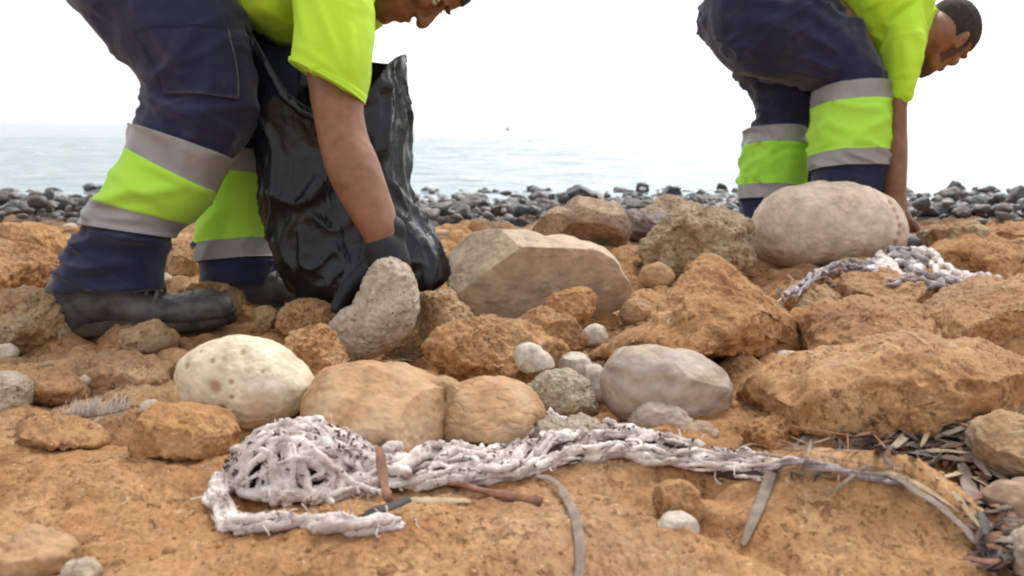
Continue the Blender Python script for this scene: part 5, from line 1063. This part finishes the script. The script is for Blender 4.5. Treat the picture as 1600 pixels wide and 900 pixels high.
# the dark mat of seaweed litter beneath the blades
r3 = np.random.RandomState(77); a = Acc()
for i in range(900):
    if i % 3: px, py = r3.uniform(1365, 1600), r3.normal(688, 16)
    else: px, py = r3.uniform(1530, 1620), r3.uniform(730, 890)
    c = hit(px, py, r3.uniform(.000, .012)); an = r3.uniform(0, 6.28); L = r3.uniform(.006, .022); d = np.array([math.cos(an), math.sin(an), r3.normal(0, .15)])*L
    a.add(*tube([c-d, c+r3.normal(size=3)*.002, c+d], [.0006, r3.uniform(.001, .0026), .0006], 6, 5, flat=.3, up=(0, 0, 1)))
V, F = a.get(); o = link('seaweed_litter', mesh_np('seaweed_litter', V, F), M['debris_and_shade']); tag(o, 'dark mat of seaweed litter under the dry blades at right', 'seaweed litter', kind='stuff')
# feather
fb = hit(84, 664, .004); F0, F1, F2, F3 = hit(80, 664, .012), hit(120, 654, .022), hit(165, 648, .028), hit(205, 638, .030)
fth = empty('feather', tuple(fb), 'small fluffy grey feather lying on the ochre rock at left', 'feather')
C = catmull(np.array([F0, F1, F2, F3]), 60); a = Acc(); a.add(*tube(C, np.linspace(.0011, .0005, 60), 8)); child(a, 'quill', 'blade_brown', fth, fb)
a = Acc()
for i in range(240):
    t = rn.uniform(.12, .98); c = C[int(t*59)]; s = 1 if i % 4 else -1; L = rn.uniform(.012, .030)*(1-.5*abs(t-.5)); d = np.array([rn.uniform(-.6, .3)-.4*(s < 0), rn.uniform(-.3, .5)*s, s*rn.uniform(.3, 1)*(1 if s > 0 else .25)]); d /= np.linalg.norm(d)
    a.add(*tube([c, c+d*L*.5+rn.normal(size=3)*.001, c+d*L+np.array([.004, 0, -.001])+rn.normal(size=3)*.002], [.0005, .0004, .00015], 5, 7, roundcap=False))
o = child(a, 'barbs', 'feather', fth, fb); o['kind'] = 'stuff'
# small shells
def limpet(px, py, r, label, mt='shell'):
    c = hit(px, py, .001); th = np.linspace(0, 2*math.pi, 28, endpoint=False); prof = [(1.0, 0), (1.05, .18), (.92, .5), (.70, .72), (.45, .78), (.36, .66), (.30, .3), (.1, .22)]
    rings = [c+np.stack([np.cos(th)*r*p*(1+.06*np.sin(th*7)), np.sin(th)*r*p*.85, np.full(28, h*r)], 1) for p, h in prof]; Rg = np.array(rings)
    a = Acc(); a.add(np.vstack([Rg.reshape(-1, 3), c[None], Rg[-1].mean(0)[None]]), grid_faces(len(prof), 28), caps(len(prof), 28, 0, 0)); V, F = a.get(); o = link('shell', mesh_np('shell', V-c, F), M[mt], None, tuple(c)); tag(o, label, 'shell')
limpet(105, 575, .011, 'small white limpet shell on the ochre rock below the near boot')
limpet(88, 508, .006, 'tiny white shell under the heel of the near boot')
# far buoy
bc = G(793, 204, SEA); a = Acc(); th = 24
a.add(*tube([bc+[0, 0, -.15], bc+[0, 0, .0], bc+[0, 0, .22], bc+[0, 0, .34]], [.10, .17, .14, .05], 20, 16)); a2 = Acc(); a2.add(*tube([bc+[0, 0, .3], bc+[0, 0, .5]], [.03, .025], 8, 4))
by = empty('buoy', tuple(bc), 'tiny grey buoy floating far out on the sea', 'buoy'); child(a, 'float', 'white', by, bc); child(a2, 'mast', 'white', by, bc)

# loose grit caught on the bedrock
V8, F8 = ico(1); a = Acc()
for i in range(1500):
    y = .55*(2.6/.55)**rn.rand(); x = rn.uniform(-1, 1)*y*.66; q = pn(np.array([[x*6, y*6, 4.]]), 3)[0]
    if q < .05 and rn.rand() < .8: continue
    r = rn.uniform(.0007, .0022)*(1+.7*y)*(2.2 if rn.rand() < .04 else 1); a.add(V8*r*rn.uniform(.6, 1.3, 3)+[x, y, on_land(x, y)+r*.3], None, F8)
V, F = a.get(); g = link('grit', mesh_np('grit', V, F), M['ochre_fine']); tag(g, 'loose pale grit scattered over the ochre rock', 'grit', kind='stuff')
